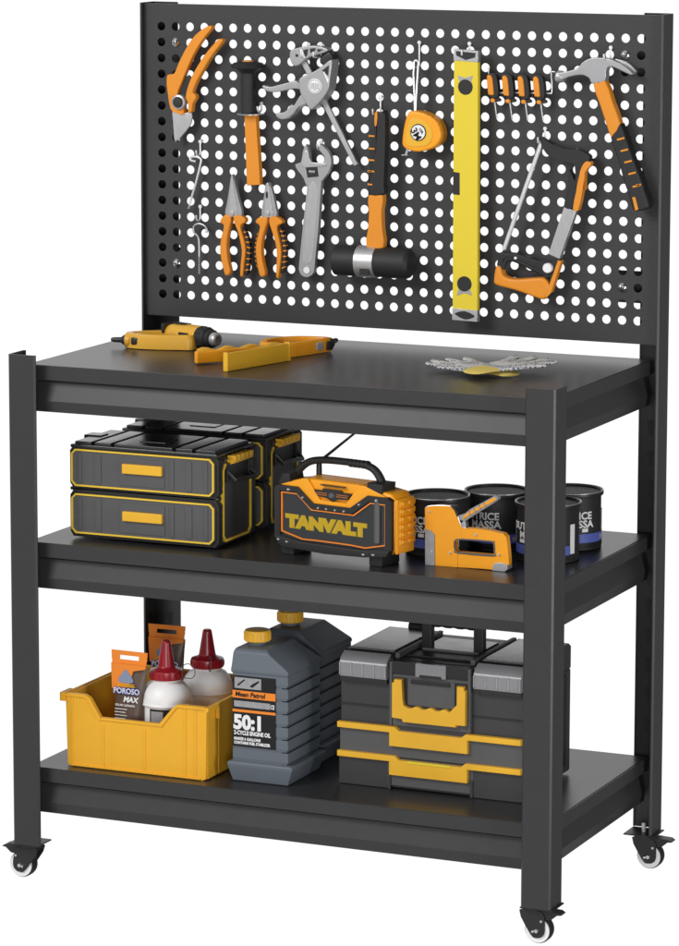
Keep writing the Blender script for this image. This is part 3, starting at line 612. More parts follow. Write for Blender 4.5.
# ------------------------------------------------------------------ stacked drawer boxes, middle shelf
def ring(pts, w_, y0, y1, mb, ax='y', bev=.0006):
    """closed square-section trim following an outline (list of 2d points)"""
    n = len(pts); P = [Vector(p) for p in pts]; I = []
    for i in range(n):
        a = (P[i]-P[i-1]).normalized(); c = (P[(i+1) % n]-P[i]).normalized()
        na = Vector((-a.y, a.x)); nc = Vector((-c.y, c.x)); m = (na+nc).normalized(); I.append(P[i]+m*(w_/max(.3, m.dot(na))))
    for i in range(n):
        j = (i+1) % n
        mb.prism([P[i], P[j], I[j], I[i]], y0, y1, axis=ax)
def chamfer(x0, x1, z0, z1, c, c2=None):
    return [(x0+c, z0), (x1-c, z0), (x1, z0+c), (x1, z1-c), (x1-c, z1), (x0+c, z1), (x0, z1-c), (x0, z0+c)]
def drawer_box(loc, rz, label):
    t = thing('drawer_box', label, 'toolbox', loc, rz, 'two drawer tool boxes on the middle shelf')
    w_, d_, h_ = .286, .152, .166
    mb = MB()
    mb.box(.004, w_-.004, .006, d_, .003, h_-.008, .004)
    mb.box(0, w_, .004, .016, .084, .090, .002)
    mb.prism([(0, .012), (.006, .003), (w_-.006, .003), (w_, .012), (w_, .076), (w_-.005, .083), (w_-.005, .090), (w_, .097), (w_, h_-.012), (w_-.008, h_-.002), (.008, h_-.002), (0, h_-.012), (0, .097), (.005, .090), (.005, .083), (0, .076)], .004, .020, .0015)
    mb.prism([(0, .012), (.006, .003), (w_-.006, .003), (w_, .012), (w_, h_-.012), (w_-.008, h_-.002), (.008, h_-.002), (0, h_-.012)], d_-.016, d_-.001, .0015)
    mb.build('case', BLK, t)
    # lid with broad raised panels and grooves
    lid = MB(); lid.box(.002, w_-.002, .002, d_-.002, h_-.007, h_-.001, .002)
    xs = [.008, .040, .046, .078, .084, .196, .202, .234, .240, w_-.008]
    for i in range(0, len(xs), 2): lid.box(xs[i], xs[i+1], .008, d_-.010, h_-.003, h_+.004, .0018)
    lid.box(.115, .165, .045, .095, h_+.003, h_+.0052, .001)
    lid.box(-.004, .030, d_*.42, d_*.62, h_-.006, h_+.006, .002)
    L = lid.build('lid', DRK, t)
    for z0, z1 in ((.010, .080), (.093, h_-.008)):
        dr = MB(); dr.prism(chamfer(.006, w_-.006, z0, z1, .008), -.001, .012, .0008)
        for a, c in ((.020, .026), (.052, .064), (.196, .204), (.226, .238), (.262, .268)): dr.box(a, c, -.0028, .002, z0+.006, z1-.007, .0009)
        dr.box(.100, .186, -.0026, .002, z0+.007, z1-.010, .0008)
        D_ = dr.build('drawer', GREY, t)
        tr_ = MB(); ring(chamfer(.006, w_-.006, z0, z1, .008), .0028, -.0035, .001, tr_); tr_.build('trim', GOLD, D_)
        MB().box(.106, .184, -.0020, .001, z0+.014, z0+.049, 0).build('handle_recess', BLK, D_)
        hm = MB(); hm.box(.107, .183, -.0085, -.001, z0+.029, z0+.046, .0015); hm.build('handle', YEL, D_)
    # right side panel, trim, swing handle and latch
    sp = MB(); sp.prism(chamfer(.022, d_-.020, .012, h_-.012, .010), w_-.005, w_-.0015, axis='x', bev=0); S_ = sp.build('side_panel', DGREY, t)
    for a in (.040, .062, .084, .106): pass
    tr_ = MB(); ring(chamfer(.020, d_-.018, .010, h_-.020, .010), .0042, w_-.004, w_+.0012, tr_, 'x'); tr_.build('side_trim', GOLD, S_)
    hb = MB(); hb.tube([(w_+.001, .036, .132), (w_+.014, .038, .118), (w_+.014, d_-.030, .112), (w_+.001, d_-.028, .126)], .0042, 8); hb.box(w_-.001, w_+.004, .032, .042, .112, .146, .001); hb.box(w_-.001, w_+.004, d_-.034, d_-.024, .112, .142, .001)
    hb.build('side_handle', BLK, t)
    lt = MB(); lt.box(w_-.004, w_+.010, .042, d_-.030, h_-.022, h_-.014, .0015)
    for i in range(5): lt.box(w_-.004, w_+.012, .046+i*.016, .055+i*.016, h_-.018, h_-.008, .0012)
    lt.build('latch', YEL, t)
    return t
drawer_box((.0715, .0835, S2+.0005), 0, 'front grey tool box with two yellow rimmed drawers at the left of the middle shelf')
drawer_box((.0730, .2760, S2+.0005), 0, 'rear grey tool box with yellow rimmed drawers standing behind the front one')

# ------------------------------------------------------------------ radio
t = thing('radio', 'orange and black jobsite radio with carry handle and blurred yellow lettering', 'radio', (.4530, .108, S2), R(-11.5))
RW, RD = .246, .062
fr = [(.004, .022), (.012, .014), (.060, .006), (.190, .006), (.236, .014), (.243, .022), (.243, .122), (.236, .128), (.196, .128), (.160, .098), (.084, .098), (.052, .128), (.012, .128), (.004, .122)]
body = [(.002, .020), (.012, .010), (.234, .010), (.245, .020), (.247, .118), (.236, .134), (.200, .140), (.186, .146), (.060, .146), (.046, .140), (.012, .134), (0, .118)]
MB().prism(body, .004, RD-.004, .006, 3, both=True).build('body', TANG, t)
mb = MB(); mb.prism([(.012, .128), (.060, .146), (.070, .146), (.096, .106), (.150, .106), (.176, .146), (.186, .146), (.232, .128), (.196, .124), (.160, .094), (.084, .094), (.054, .124)], -.002, .012, .002); mb.build('top_shroud', TANG, t)
mb = MB(); ring(fr, .011, -.006, .008, mb)
mb.prism([(.012, .006), (.024, .001), (.110, -.002), (.190, .002), (.236, .008), (.243, .022), (.190, .016), (.060, .016), (.004, .024)], -.009, .006, .002); F_ = mb.build('front_frame', BLK, t)
MB().prism(fr, -.0006, .006, 0).build('grille', FACE, t)
inn = [(.016, .032), (.060, .020), (.092, .021), (.160, .021), (.190, .019), (.232, .030), (.232, .114), (.200, .114), (.166, .085), (.080, .085), (.050, .114), (.016, .114)]
mb = MB(); ring(inn, .0024, -.0035, .001, mb); mb.build('trim', OLBL, F_)
g = MB().lathe([(.0062, -.040), (.0062, .044)], (.214, -.0012, .074), 'z', 20).build('speaker_column', GREY, t)
def screw_at(x, z, r=.0030, y=-.0065): MB().lathe([(0, -.0022), (r*.7, -.0018), (r, 0), (r, .002)], (x, y, z), 'y', 14).build('bezel_screw', CHROME, F_)
for x, z in ((.096, .0905), (.113, .0905), (.131, .0905), (.149, .0905), (.034, .121), (.215, .121), (.064, .108), (.180, .108), (.014, .016), (.032, .013), (.190, .008), (.210, .010)): screw_at(x, z, .0032 if z < .03 or z > .12 else .0026, -.0085 if z < .03 else -.0065)
mb = MB(); mb.box(.098, .148, -.004, .002, .1365, .1385, .0004); mb.build('slot', BLK, t)
mb = MB()
mb.prism([(.084, .126), (.102, .126), (.102, .130), (.140, .130), (.140, .126), (.162, .126), (.154, .113), (.134, .112), (.122, .106), (.110, .112), (.092, .114)], -.0035, .002, .0006); mb.build('emblem_plate', BLK, t)
mb = MB().lathe([(0, -.002), (.005, -.0018), (.0062, 0), (.0062, .001)], (.121, -.0036, .1185), 'y', 20); mb.build('emblem_disc', GREY, t)
mb = MB()
for z in (.117, .121): mb.box(.090, .112, -.0042, -.003, z, z+.0008); mb.box(.131, .155, -.0042, -.003, z, z+.0008)
mb.build('emblem_lines', OLBL, t)
# ridged right and left bumpers
for x, sg, nm in ((.246, 1, 'side_bumper'), (.001, -1, 'side_bumper')):
    mb = MB()
    for i in range(6): mb.box(min(x, x+sg*.005), max(x, x+sg*.005), .012, RD-.004, .030+i*.0155, .042+i*.0155, .0035, 3)
    for i in range(6): mb.box(min(x, x+sg*.0070), max(x, x+sg*.0070), .016, .027, .031+i*.0155, .041+i*.0155, .003, 3); mb.box(min(x, x+sg*.0070), max(x, x+sg*.0070), .036, .050, .031+i*.0155, .041+i*.0155, .003, 3)
    mb.box(min(x-sg*.004, x+sg*.003), max(x-sg*.004, x+sg*.003), .006, RD-.004, .012, .124, .004); mb.build(nm, TANG, t)
# handle
hp = smooth([(.016, .028, .122), (.028, .030, .152), (.048, .032, .172), (.076, .034, .1795), (.120, .034, .1815), (.160, .034, .180), (.184, .033, .172), (.200, .031, .150), (.208, .029, .122)], 5, False)
mb = MB().tube(hp, .0074, 14)
for i in range(5): mb.lathe([(.0070, -.004), (.0084, -.002), (.0084, .002), (.0070, .004)], (.136+i*.008, .034, .1805), 'x', 14)
H_ = mb.build('handle', RUB, t)
for x0, x1 in ((.006, .034), (.192, .220)):
    MB().prism([(x0, .128), (x1, .128), (x1+(-.004 if x0 < .1 else .002), .152), (x0+(.010 if x0 < .1 else -.002), .152)], 0, .040, .003).build('handle_mount', RUB, H_)
mb = MB().lathe([(0, .014), (.0045, .013), (.0050, 0), (.005, -.014)], (.060, .046, .158), 'z', 14); mb.build('antenna_base', BLK, t)
MB().tube([(.060, .046, .168), (.066, .047, .178), (.128, .056, .238), (.134, .057, .243)], [.003, .003, .0022, .0022], 8).build('antenna', BLK, t)
lt_ = None
for i in range(8):      # the mark on the grille is blurred in the place: soft print built from thin translucent layers
    o_ = text_part('lettering', 'TANVALT', .033, SOFT, lt_ or t, (.108, -.0012-.00010*i, .044), bold=.0034-.0006*i, sx=1.12, ext=.00003)
    lt_ = lt_ or o_
def squash(o, a, k):
    for ch in o.children:
        for v in ch.data.vertices: v.co.z = a+k*v.co.z
        squash(ch, a, k)
bpy.context.view_layer.update(); squash(t, .0135, .835)
for x in (.024, .206): MB().box(x-.012, x+.014, .002, RD-.006, 0, .020, .002).build('foot', BLK, t)

# ------------------------------------------------------------------ paint cans
def wrap_text(s, size, m, parent, r, z, ang, name='lettering', bold=.0002, **k):
    b = text_mesh(s, size, bold=bold, ext=.0001, align='LEFT', **k)
    for v in b.verts:
        a = ang+v.co.x/r; zz = v.co.y; rr = r+.0008+v.co.z
        v.co = Vector((rr*math.sin(a), -rr*math.cos(a), z+zz))
    mb = MB(); mb.merge(b); return mb.build(name, m, parent)
def arc_patch(r, a0, a1, z0, z1, name, m, parent, n=24, dr=.0005):
    mb = MB(); pts = []
    q = [(math.sin(a0+(a1-a0)*i/n), -math.cos(a0+(a1-a0)*i/n)) for i in range(n+1)]
    pts = [(x*(r+dr), y*(r+dr)) for x, y in q]+[(x*(r-.0004), y*(r-.0004)) for x, y in q[::-1]]
    mb.prism(pts, z0, z1, axis='z'); return mb.build(name, m, parent)
def can(loc, rz):
    t = thing('paint_can', '', 'can', loc, rz, 'black round cans on the middle shelf')
    r = .0535; h = .098
    MB().lathe([(0, .001), (r-.002, .0005), (r, .0015), (r, .004), (r-.001, .0055), (r-.001, h-.006), (r-.002, h-.004), (r-.0022, h-.002)], n=64).build('can_body', RUB, t)
    lid = MB().lathe([(r-.003, h-.006), (r+.0024, h-.0058), (r+.0034, h-.003), (r+.0030, h), (r+.0010, h+.0012), (r-.0015, h+.0004), (r-.0025, h-.003), (r-.008, h-.0040), (r-.010, h-.0028), (r-.013, h-.0040), (0, h-.0040)], n=64)
    L = lid.build('lid', BLK, t)
    MB().lathe([(r+.0012, h+.0002), (r+.0030, h+.0008), (r+.0026, h+.0022), (r+.0008, h+.0016)], n=64, closed=True).build('lid_rim', SILV, L)
    arc_patch(r, R(-150), R(62), .006, .014, 'label_band', BINK, t); arc_patch(r, R(-150), R(62), .0145, .030, 'label_band', BLUE, t)
    arc_patch(r, R(40), R(50), .018, .026, 'label_panel', LGREY, t, 6, .0009); arc_patch(r, R(63), R(74), .016, .066, 'bar_code', INK, t, 8, .0007)
    wrap_text('DUTRICE', .0175, INK, t, r, .0560, R(-62), bold=.0005, sx=.98); wrap_text('MASSA', .0175, INK, t, r, .0415, R(-42), bold=.0005, sx=1.04)
    arc_patch(r, R(-42), R(-12), .0335, .0395, 'lettering', INK, t, 10, .0006); arc_patch(r, R(-6), R(6), .0335, .0395, 'lettering', INK, t, 6, .0006)
    b = text_mesh('OVIO', .011, bold=.0003, ext=.0001, align='LEFT')
    for v in b.verts:
        a = R(-60)-v.co.y/r; v.co = Vector(((r+.0005)*math.sin(a), -(r+.0005)*math.cos(a), .034+v.co.x))
    MB().merge(b).build('lettering', INK, t)
    return t
c0 = can((.7000, .2330, S2), R(-8)); c0['label'] = 'black can with blue band between the radio and the orange stapler'
for x, y, rz, lb in ((.7760, .3180, 12, 'black can with blue band and white lettering, second from the left behind the stapler'), (.8950, .2520, 2, 'nearest black can half hidden behind the front right post, showing a white bar code'), (.8900, .3740, 48, 'rearmost black can at the right end, beyond the front right post')):
    c = copy_tree(c0); c.location = (x, y, S2); c.rotation_euler = (0, 0, R(rz)); c['label'] = lb

# ------------------------------------------------------------------ stapler
ZK = (400, 480, 5.223)
q = wplane(470, 565, .118)
t = thing('staple_gun', 'orange and grey metal staple gun standing in front of the black cans', 'staple gun', (.727, .118, S2)); tr = Trace(t, .118, ZK)
S = lambda *p: [Vector(v) for v in tr(*p)]
outl = [(130, 152), (145, 138), (200, 134), (262, 138), (285, 150), (300, 190), (320, 240), (345, 252), (400, 255), (470, 265), (540, 282), (555, 300), (566, 400), (568, 440), (555, 470), (545, 474), (430, 464), (133, 443)]
hole = [(285, 320), (320, 310), (478, 322), (490, 332), (492, 385), (484, 396), (300, 380), (288, 368)]
o_ = S(*outl); h_ = S(*hole)
mb = MB()
# body built from solid zones around the finger opening
Zn = [[(130, 152), (145, 138), (200, 134), (262, 138), (285, 150), (300, 190), (320, 240), (322, 262), (320, 312), (288, 320), (288, 368), (300, 380), (300, 456), (133, 443)],
      [(318, 243), (345, 252), (400, 255), (470, 265), (540, 282), (555, 300), (560, 340), (490, 336), (478, 322), (318, 310)],
      [(488, 330), (559, 330), (566, 400), (568, 440), (555, 470), (488, 470)], [(298, 378), (492, 394), (492, 470), (430, 464), (298, 456)]]
for i, zn in enumerate(Zn): qq = S(*zn); mb.prism([(p.x, p.y) for p in qq], tr.y(.0003*i), tr.y(.015-.0003*i), 0)
b1 = mb.build('body', TANG, t)
rim = smooth(h_, 2); pth = [Vector((p.x, tr.y(.001), p.y)) for p in rim]; MB().tube(pth, .0018, 8, closed=True).build('opening_rim', GREY, b1)
edge = [Vector((p.x, tr.y(.0012), p.y)) for p in S(*outl[:8])]; MB().tube(smooth([tuple(v) for v in edge], 3, False), .0013, 8).build('edge_trim', SILV, b1)
plate(tr, [(131, 255), (165, 265), (182, 285), (184, 447), (132, 443)], -.0016, .016, 'nose_plate', LGREY, t, .001)
plate(tr, [(500, 430), (540, 432), (562, 440), (566, 466), (550, 478), (486, 472), (486, 448)], -.003, .018, 'magazine_latch', SILV, t, .001)
plate(tr, [(290, 160), (305, 185), (335, 178), (360, 155), (490, 84), (508, 88), (510, 104), (490, 120), (360, 200), (322, 228), (308, 236)], .002, .013, 'lever', LGREY, t, .0015)
plate(tr, [(350, 172), (488, 92), (502, 96), (502, 104), (360, 186), (330, 206), (325, 196)], .0005, .0145, 'lever_pad', TANG, t, .001)
for x, y in ((352, 163), (378, 148), (405, 132), (430, 118)): plate(tr, [(x, y), (x+5, y-3), (x+18, y+16), (x+13, y+19)], -.0005, .0155, 'lever_rib', LGREY, t, .0003)
plate(tr, [(262, 135), (285, 140), (305, 175), (300, 200), (284, 160)], -.001, .016, 'top_cap', BLK, t, .0008)
plate(tr, [(308, 205), (335, 215), (345, 240), (330, 262), (312, 245)], .002, .013, 'linkage', SILV, t, .0008)
mb = MB()
for x, y in ((152, 165), (395, 285), (262, 380), (518, 390), (168, 372)):
    p = S((x, y))[0]; mb.lathe([(0, -.002), (.0022, -.0016), (.0028, 0), (.0028, .001)], (p.x, tr.y(), p.y), 'y', 12)
mb.build('rivets', CHROME, b1)

# ------------------------------------------------------------------ yellow parts bin, bottom shelf
Z3 = S3
t = thing('parts_bin', 'amber plastic open front parts bin at the left of the bottom shelf', 'bin', (.0775, .058, Z3))
bw, bd_, bh = .2680, .245, .128; tk = .004
MB().box(0+.004, bw-.004, .004, bd_-.004, 0, .004, .001).build('bin_base', BINY, t)
front = [(0, .003), (.006, 0), (bw-.006, 0), (bw, .003), (bw+.002, bh), (bw-.052, bh), (bw-.060, bh-.008), (bw-.086, .090), (.066, .090), (.044, bh-.006), (.036, bh), (-.003, bh)]
fm = MB(); fm.prism(front, 0, .005, .0012); fm.build('front_wall', BINY, t)
rm = MB(); rm.box(.066, bw-.088, -.0025, .0065, .0875, .0925, .001)
rm.prism([(bw-.088, .0875), (bw-.084, .0875), (bw-.056, bh-.005), (bw-.052, bh-.003), (bw+.004, bh-.003), (bw+.004, bh+.002), (bw-.052, bh+.002), (bw-.062, bh-.005), (bw-.088, .0925)], -.0025, .0065)
rm.prism([(.066, .0875), (.066, .0925), (.046, bh-.003), (.036, bh+.002), (-.005, bh+.002), (-.005, bh-.003), (.034, bh-.003), (.041, bh-.006), (.062, .0875)], -.0025, .0065)
rm.build('front_rim', BINY, t)
for a in (.070, .150): MB().box(a, a+.003, -.0014, .002, .004, .080, .0006).build('front_rib', BINY, t)
for a in (.010, bw-.020, bw-.040): MB().box(a, a+.003, -.0014, .002, .004, bh-.004, .0006).build('front_rib', BINY, t)
for nm, x0, x1 in (('side_wall', -.002, .003), ('side_wall', bw-.003, bw+.002)):
    sm_ = MB(); sm_.prism([(.005, .003), (bd_, .003), (bd_, bh), (.005, bh)], x0, x1, axis='x', bev=.0)
    sg = -1 if x0 < .1 else 1; xo = x0 if sg < 0 else x1
    sm_.box(min(xo, xo+sg*.004), max(xo, xo+sg*.004), -.002, bd_, bh-.004, bh+.002, .001)
    o_ = sm_.build(nm, BINY, t)
    for y in (.045, .120, .190): MB().box(min(xo, xo+sg*.0016), max(xo, xo+sg*.0016), y, y+.004, .004, bh-.005, .0005).build('side_rib', BINY, o_)
MB().box(0, bw, bd_, bd_+.004, .003, bh, .001).box(-.004, bw+.004, bd_-.002, bd_+.008, bh-.003, bh+.002, .0008).build('back_wall', BINY, t)
# stacking lug: a hooked block at the right front corner
MB().prism([(-.010, bh-.004), (.004, bh-.004), (.030, bh-.004), (.034, bh-.004), (.034, bh-.024), (.038, bh-.024), (.038, bh+.003), (-.010, bh+.003)], bw+.003, bw+.010, axis='x').build('stacking_lug', BINY, t)
MB().prism([(-.006, bh-.012), (.030, bh-.012), (.030, bh+.003), (-.006, bh+.003)], -.011, -.001, axis='x').build('stacking_lug', BINY, t)
MB().box(.010, bw-.010, -.0035, .0, .0015, .0045, .0010).build('foot_rail', BINY, t)

# adhesive tubes
def tube_pack(loc, rz, tilt, label):
    t = thing('adhesive_tube', label, 'tube', loc, rz, 'orange and brown tubes in the parts bin')
    t.rotation_euler = (tilt, 0, rz)
    H = .172; wT = .036; mb = MB(); rows = []
    def row(z, hw, th): return [(hw*math.cos(a), th*math.sin(a), z) for a in [2*math.pi*i/24 for i in range(24)]]
    def solid(rows, m, nm, par=t):
        b = bmesh.new(); V = [[b.verts.new(p) for p in r_] for r_ in rows]
        for i in range(len(V)-1):
            for k in range(24): b.faces.new((V[i][k], V[i][(k+1) % 24], V[i+1][(k+1) % 24], V[i+1][k]))
        b.faces.new(V[0]); b.faces.new(V[-1]); bmesh.ops.recalc_face_normals(b, faces=b.faces[:])
        return MB().merge(b).build(nm, m, par)
    bm_ = solid([row(.012, .026, .018), row(.05, .0285, .018), (row(.10, .030, .0130)), row(.128, .0315, .009), row(.147, .033, .004)], BROWN, 'tube_body')
    # header card with a hang slot
    hd = MB(); z0, z1 = .110, H; sl0, sl1 = .1565, .1640
    hd.box(-.034, .034, -.0085, -.0070, .1440, sl0, 0); hd.box(-.0355, .0355, -.0085, -.0070, sl1, z1, 0)
    hd.box(-.0350, -.019, -.0085, -.0070, sl0, sl1, 0); hd.box(.019, .0350, -.0085, -.0070, sl0, sl1, 0)
    H_ = hd.build('header', OLBL, t)
    lb = MB(); lb.prism([(-.031, .105), (.000, .105), (.010, .138), (.0335, .143), (.034, .149), (-.034, .149)], -.0118, -.0090); lb.build('orange_panel', OLBL, t)
    MB().prism(smooth([(-.016, .117), (-.017, .124), (-.011, .132), (-.004, .140), (.003, .133), (.010, .124), (.009, .117)], 3), -.0128, -.0112).build('emblem', LBLUE, t)
    for i, (a, c, z) in enumerate(((-.016, .014, .1135), (-.018, .016, .1102))): MB().box(a, c, -.0160, -.0130, z, z+.0016).build('yellow_line', YEL, t)
    M_ = Matrix.Translation((0, 0, 0)) @ FRONT
    text_part('lettering_outline', 'POROSO', .0135, BLUE, t, (.001, -.0166, .0985), bold=.0012, sx=.95)  # blue printed outline behind the white letters
    text_part('lettering', 'POROSO', .0135, INK, t, (.001, -.0172, .0985), bold=.0001, sx=.95)
    text_part('lettering', 'MAX', .0130, INK, t, (.010, -.0184, .0845), bold=.0005, shear=.2)
    text_part('lettering', 'SOLAR LLENADO', .0050, INK, t, (0, -.0186, .0765), bold=.0001)
    for i in range(4): MB().box(-.020, .004-.003*(i % 2), -.0190, -.0176, .0705-i*.0055, .0716-i*.0055).build('small_print', INK, t)
    MB().lathe([(0, 0), (.009, 0), (.009, .012), (.011, .013)], (0, 0, 0), 'z', 20).build('cap', BLK, t)
    return t
tube_pack((.1740, .105, Z3+.030), R(-2), R(-4), 'orange topped adhesive tube leaning at the front left of the parts bin')
tube_pack((.1700, .262, Z3+.046), R(3), R(-3), 'rear orange topped adhesive tube half hidden behind the front white bottle')

# squeeze bottles
def bottle(loc, rz, label):
    t = thing('squeeze_bottle', label, 'bottle', loc, rz, 'white squeeze bottles in the parts bin')
    MB().lathe([(0, 0), (.034, 0), (.040, .003), (.0425, .010), (.0425, .100), (.0430, .1025), (.0462, .1040), (.0468, .1060), (.0455, .1085), (.0452, .1095), (.0448, .1150), (.0430, .1230), (.0390, .1310), (.0330, .1385), (.0270, .1420), (.0245, .1440), (.0240, .1500)], n=56).build('bottle_body', WHITE, t)
    c = MB().lathe([(.0240, .1475), (.0288, .1480), (.0296, .1500), (.0296, .1600), (.0285, .1630), (.022, .1650), (.0165, .1675), (.0148, .1705), (.0082, .2110), (.0074, .2135), (.0055, .2150), (0, .2150)], n=40)
    for i in range(20):
        a = 2*math.pi*i/20; c.tube([(.0296*math.cos(a), .0296*math.sin(a), .1505), (.0296*math.cos(a), .0296*math.sin(a), .1595)], .0009, 6)
    C_ = c.build('cap', RED, t)
    MB().tube(smooth([(.024, 0, .165), (.034, .002, .173), (.046, .003, .170), (.050, .003, .158), (.045, .002, .148), (.029, 0, .149)], 4, False), .0008, 8).build('tether', GREY, C_)
    a0, a1 = R(-34), R(34)
    arc_patch(.0427, a0, a1, .034, .0740, 'label_lower', OLBL, t, 16); arc_patch(.0427, a0, a1, .0745, .1005, 'label_upper', BINK, t, 16, .0004)
    arc_patch(.0427, R(-30), R(0), .078, .097, 'label_picture', LGREY, t, 8, .0008)
    wrap_text('Bark', .014, BINK, t, .0431, .0610, R(-32), bold=.0006, shear=.15)
    return t
bottle((.2290, .1420, Z3+.0050), R(18), 'front white squeeze bottle with dark red cone cap, its label showing over the bin wall')
bottle((.2540, .2540, Z3+.0050), R(-60), 'rear white squeeze bottle with dark red cone cap next to the slate jug')

# ------------------------------------------------------------------ engine oil jugs
def jug(loc, rz, label):
    t = thing('oil_jug', label, 'jug', loc, rz, 'slate grey jugs with yellow caps')
    w_, d_ = .106, .134
    def loft(rows):
        b = bmesh.new(); V = [[b.verts.new(p) for p in ((x0, y0, z), (x1, y0, z), (x1, y1, z), (x0, y1, z))] for z, x0, x1, y0, y1 in rows]
        for i in range(len(V)-1):
            for k in range(4): b.faces.new((V[i][k], V[i][(k+1) % 4], V[i+1][(k+1) % 4], V[i+1][k]))
        b.faces.new(V[0]); b.faces.new(V[-1]); bmesh.ops.recalc_face_normals(b, faces=b.faces[:])
        bmesh.ops.bevel(b, geom=b.edges[:], offset=.0022, segments=2, profile=.5, affect='EDGES', clamp_overlap=True)
        return b
    mb = MB()
    mb.merge(loft([(0, .000, w_-.002, .002, d_-.002), (.028, -.008, w_+.009, -.004, d_+.006), (.034, -.008, w_+.009, -.004, d_+.006), (.036, .001, w_-.001, .002, d_-.002)]))
    mb.box(0, w_-.012, .0015, d_-.002, .030, .194, .003)
    for i in range(7):
        z0 = .036+i*.0224; mb.merge(loft([(z0, .002, w_-.003, .001, d_-.001), (z0+.0025, .002, w_-.003, .001, d_-.001), (z0+.0045, .001, w_+.0000, 0, d_), (z0+.021, .001, w_-.0005, 0, d_)]))
    mb.merge(loft([(.190, -.001, w_-.001, -.001, d_+.001), (.1955, -.002, w_+.002, -.002, d_+.002), (.200, -.001, w_, -.001, d_), (.226, .0005, .068, .004, d_-.012), (.232, .003, .062, .010, d_-.018)]))
    mb.build('jug_body', JUG, t)
    MB().prism([(-.004, .198), (w_+.001, .198), (.074, .2395), (.002, .2395)], -.0005, .004).build('shoulder_panel', JUG, t) if False else None
    MB().lathe([(.0165, .230), (.0165, .242)], (.024, .052, 0), 'z', 32).build('neck', JUG, t)
    c = MB().lathe([(.0215, .2375), (.0228, .2390), (.0228, .2535), (.0212, .2565), (.0190, .2572), (0, .2572)], (.024, .052, 0), 'z', 40)
    for i in range(22):
        a = 2*math.pi*i/22; x, y = .024+.0228*math.cos(a), .052+.0228*math.sin(a); c.tube([(x, y, .2395), (x, y, .2530)], .0010, 6)
    c.build('cap', YEL, t)
    x0, x1 = .002, .083
    L = MB().box(x0, x1, -.0012, .003, .062, .186, .0003).build('label', BINK, t)
    MB().box(x0, x1, -.0018, 0, .147, .160, 0).build('label_stripe', OLBL, L); MB().box(x0, x1, -.0018, 0, .1225, .1270, 0).build('label_stripe', OLBL, L)
    MB().box(x0+.004, x0+.054, -.0018, 0, .164, .183, 0).build('label_picture', LGREY, L)
    MB().prism([(x0+.009, .170), (x0+.011, .168), (x0+.024, .179), (x0+.022, .1805)], -.0022, 0).prism([(x0+.033, .168), (x0+.038, .167), (x0+.051, .178), (x0+.049, .1795), (x0+.036, .172)], -.0022, 0).build('tool_silhouette', BINK, L)
    MB().box(x0+.003, x1-.010, -.0018, 0, .1315, .1420, 0).build('label_bar', LGREY, L)
    text_part('lettering', 'Mean Patrol', .0115, BINK, L, (x0+.005, -.0022, .1500), bold=.0003, align='LEFT', shear=.15)
    text_part('lettering', '50:1', .0340, INK, L, (x0+.002, -.0022, .0935), bold=.0017, align='LEFT', sx=.97)
    text_part('lettering', '2-CYCLE ENGINE OIL', .0098, INK, L, (x0+.003, -.0022, .0830), bold=.0004, align='LEFT', sx=.74)
    text_part('lettering', 'MAKES 6 GALLONS', .0068, INK, L, (x0+.003, -.0022, .0735), bold=.0003, align='LEFT', sx=.86)
    text_part('lettering', 'CONTAINS FUEL STABILIZER', .0068, INK, L, (x0+.003, -.0022, .0665), bold=.0003, align='LEFT', sx=.78)
    text_part('lettering', 'CE', .0100, INK, L, (x1-.009, -.0022, .1330), bold=.0003, align='LEFT', sx=.6)
    return t
jug((.3850, .080, Z3+.0005), 0, 'front slate grey jug with yellow cap and 50:1 label facing forward')
jug((.3710, .246, Z3+.0005), 0, 'rear slate grey jug with yellow cap half hidden behind the front jug')

# ------------------------------------------------------------------ large tool box, bottom shelf
t = thing('tool_box', 'large dark tool box with yellow handle and yellow drawer bars on the bottom shelf', 'toolbox', (.5590, .1380, Z3+.0005))
tw, td = .3370, .232
ZX = (320, 610, 2.6115); tr = Trace(t, .138, ZX)
c0_, c1_ = .0985, .2400      # centre column
mb = MB(); mb.box(0, tw, .008, td, .004, .186, .004); mb.box(c0_-.004, c1_+.004, .004, .020, .004, .220, .002)
mb.box(0, c0_-.006, .002, .02, 0, .055, .002); mb.box(c1_+.006, tw, .002, .02, 0, .055, .002); mb.build('case', DGREY, t)
lid = MB(); lid.prism([(.006, .186), (.006, .207), (.014, .223), (.030, .230), (td-.012, .231), (td, .224), (td, .186)], .001, c0_-.004, axis='x')
lid.prism([(.006, .186), (.006, .207), (.014, .223), (.030, .230), (td-.012, .231), (td, .224), (td, .186)], c1_+.004, tw-.001, axis='x')
lid.prism([(.006, .186), (.006, .218), (.020, .223), (td-.012, .226), (td, .222), (td, .186)], c0_-.004, c1_+.004, axis='x')
L_ = lid.build('lid', DGREY, t)
for a, c in ((.006, c0_-.010), (c1_+.010, tw-.006)): MB().box(a, c, .036, td-.020, .2285, .2332, .0012).build('lid_panel', LIDP, L_)
MB().box(c0_+.018, c1_-.018, .090, td-.050, .2240, .2300, .0012).build('lid_panel', LIDP, L_)
MB().box(c0_+.006, c1_-.006, .046, .084, .2230, .2262, .0010).build('lid_recess', BLK, L_)
for a in (c0_-.002, c1_-.006): MB().box(a, a+.008, .020, td-.016, .2240, .2335, .001).build('lid_rail', GREY, L_)
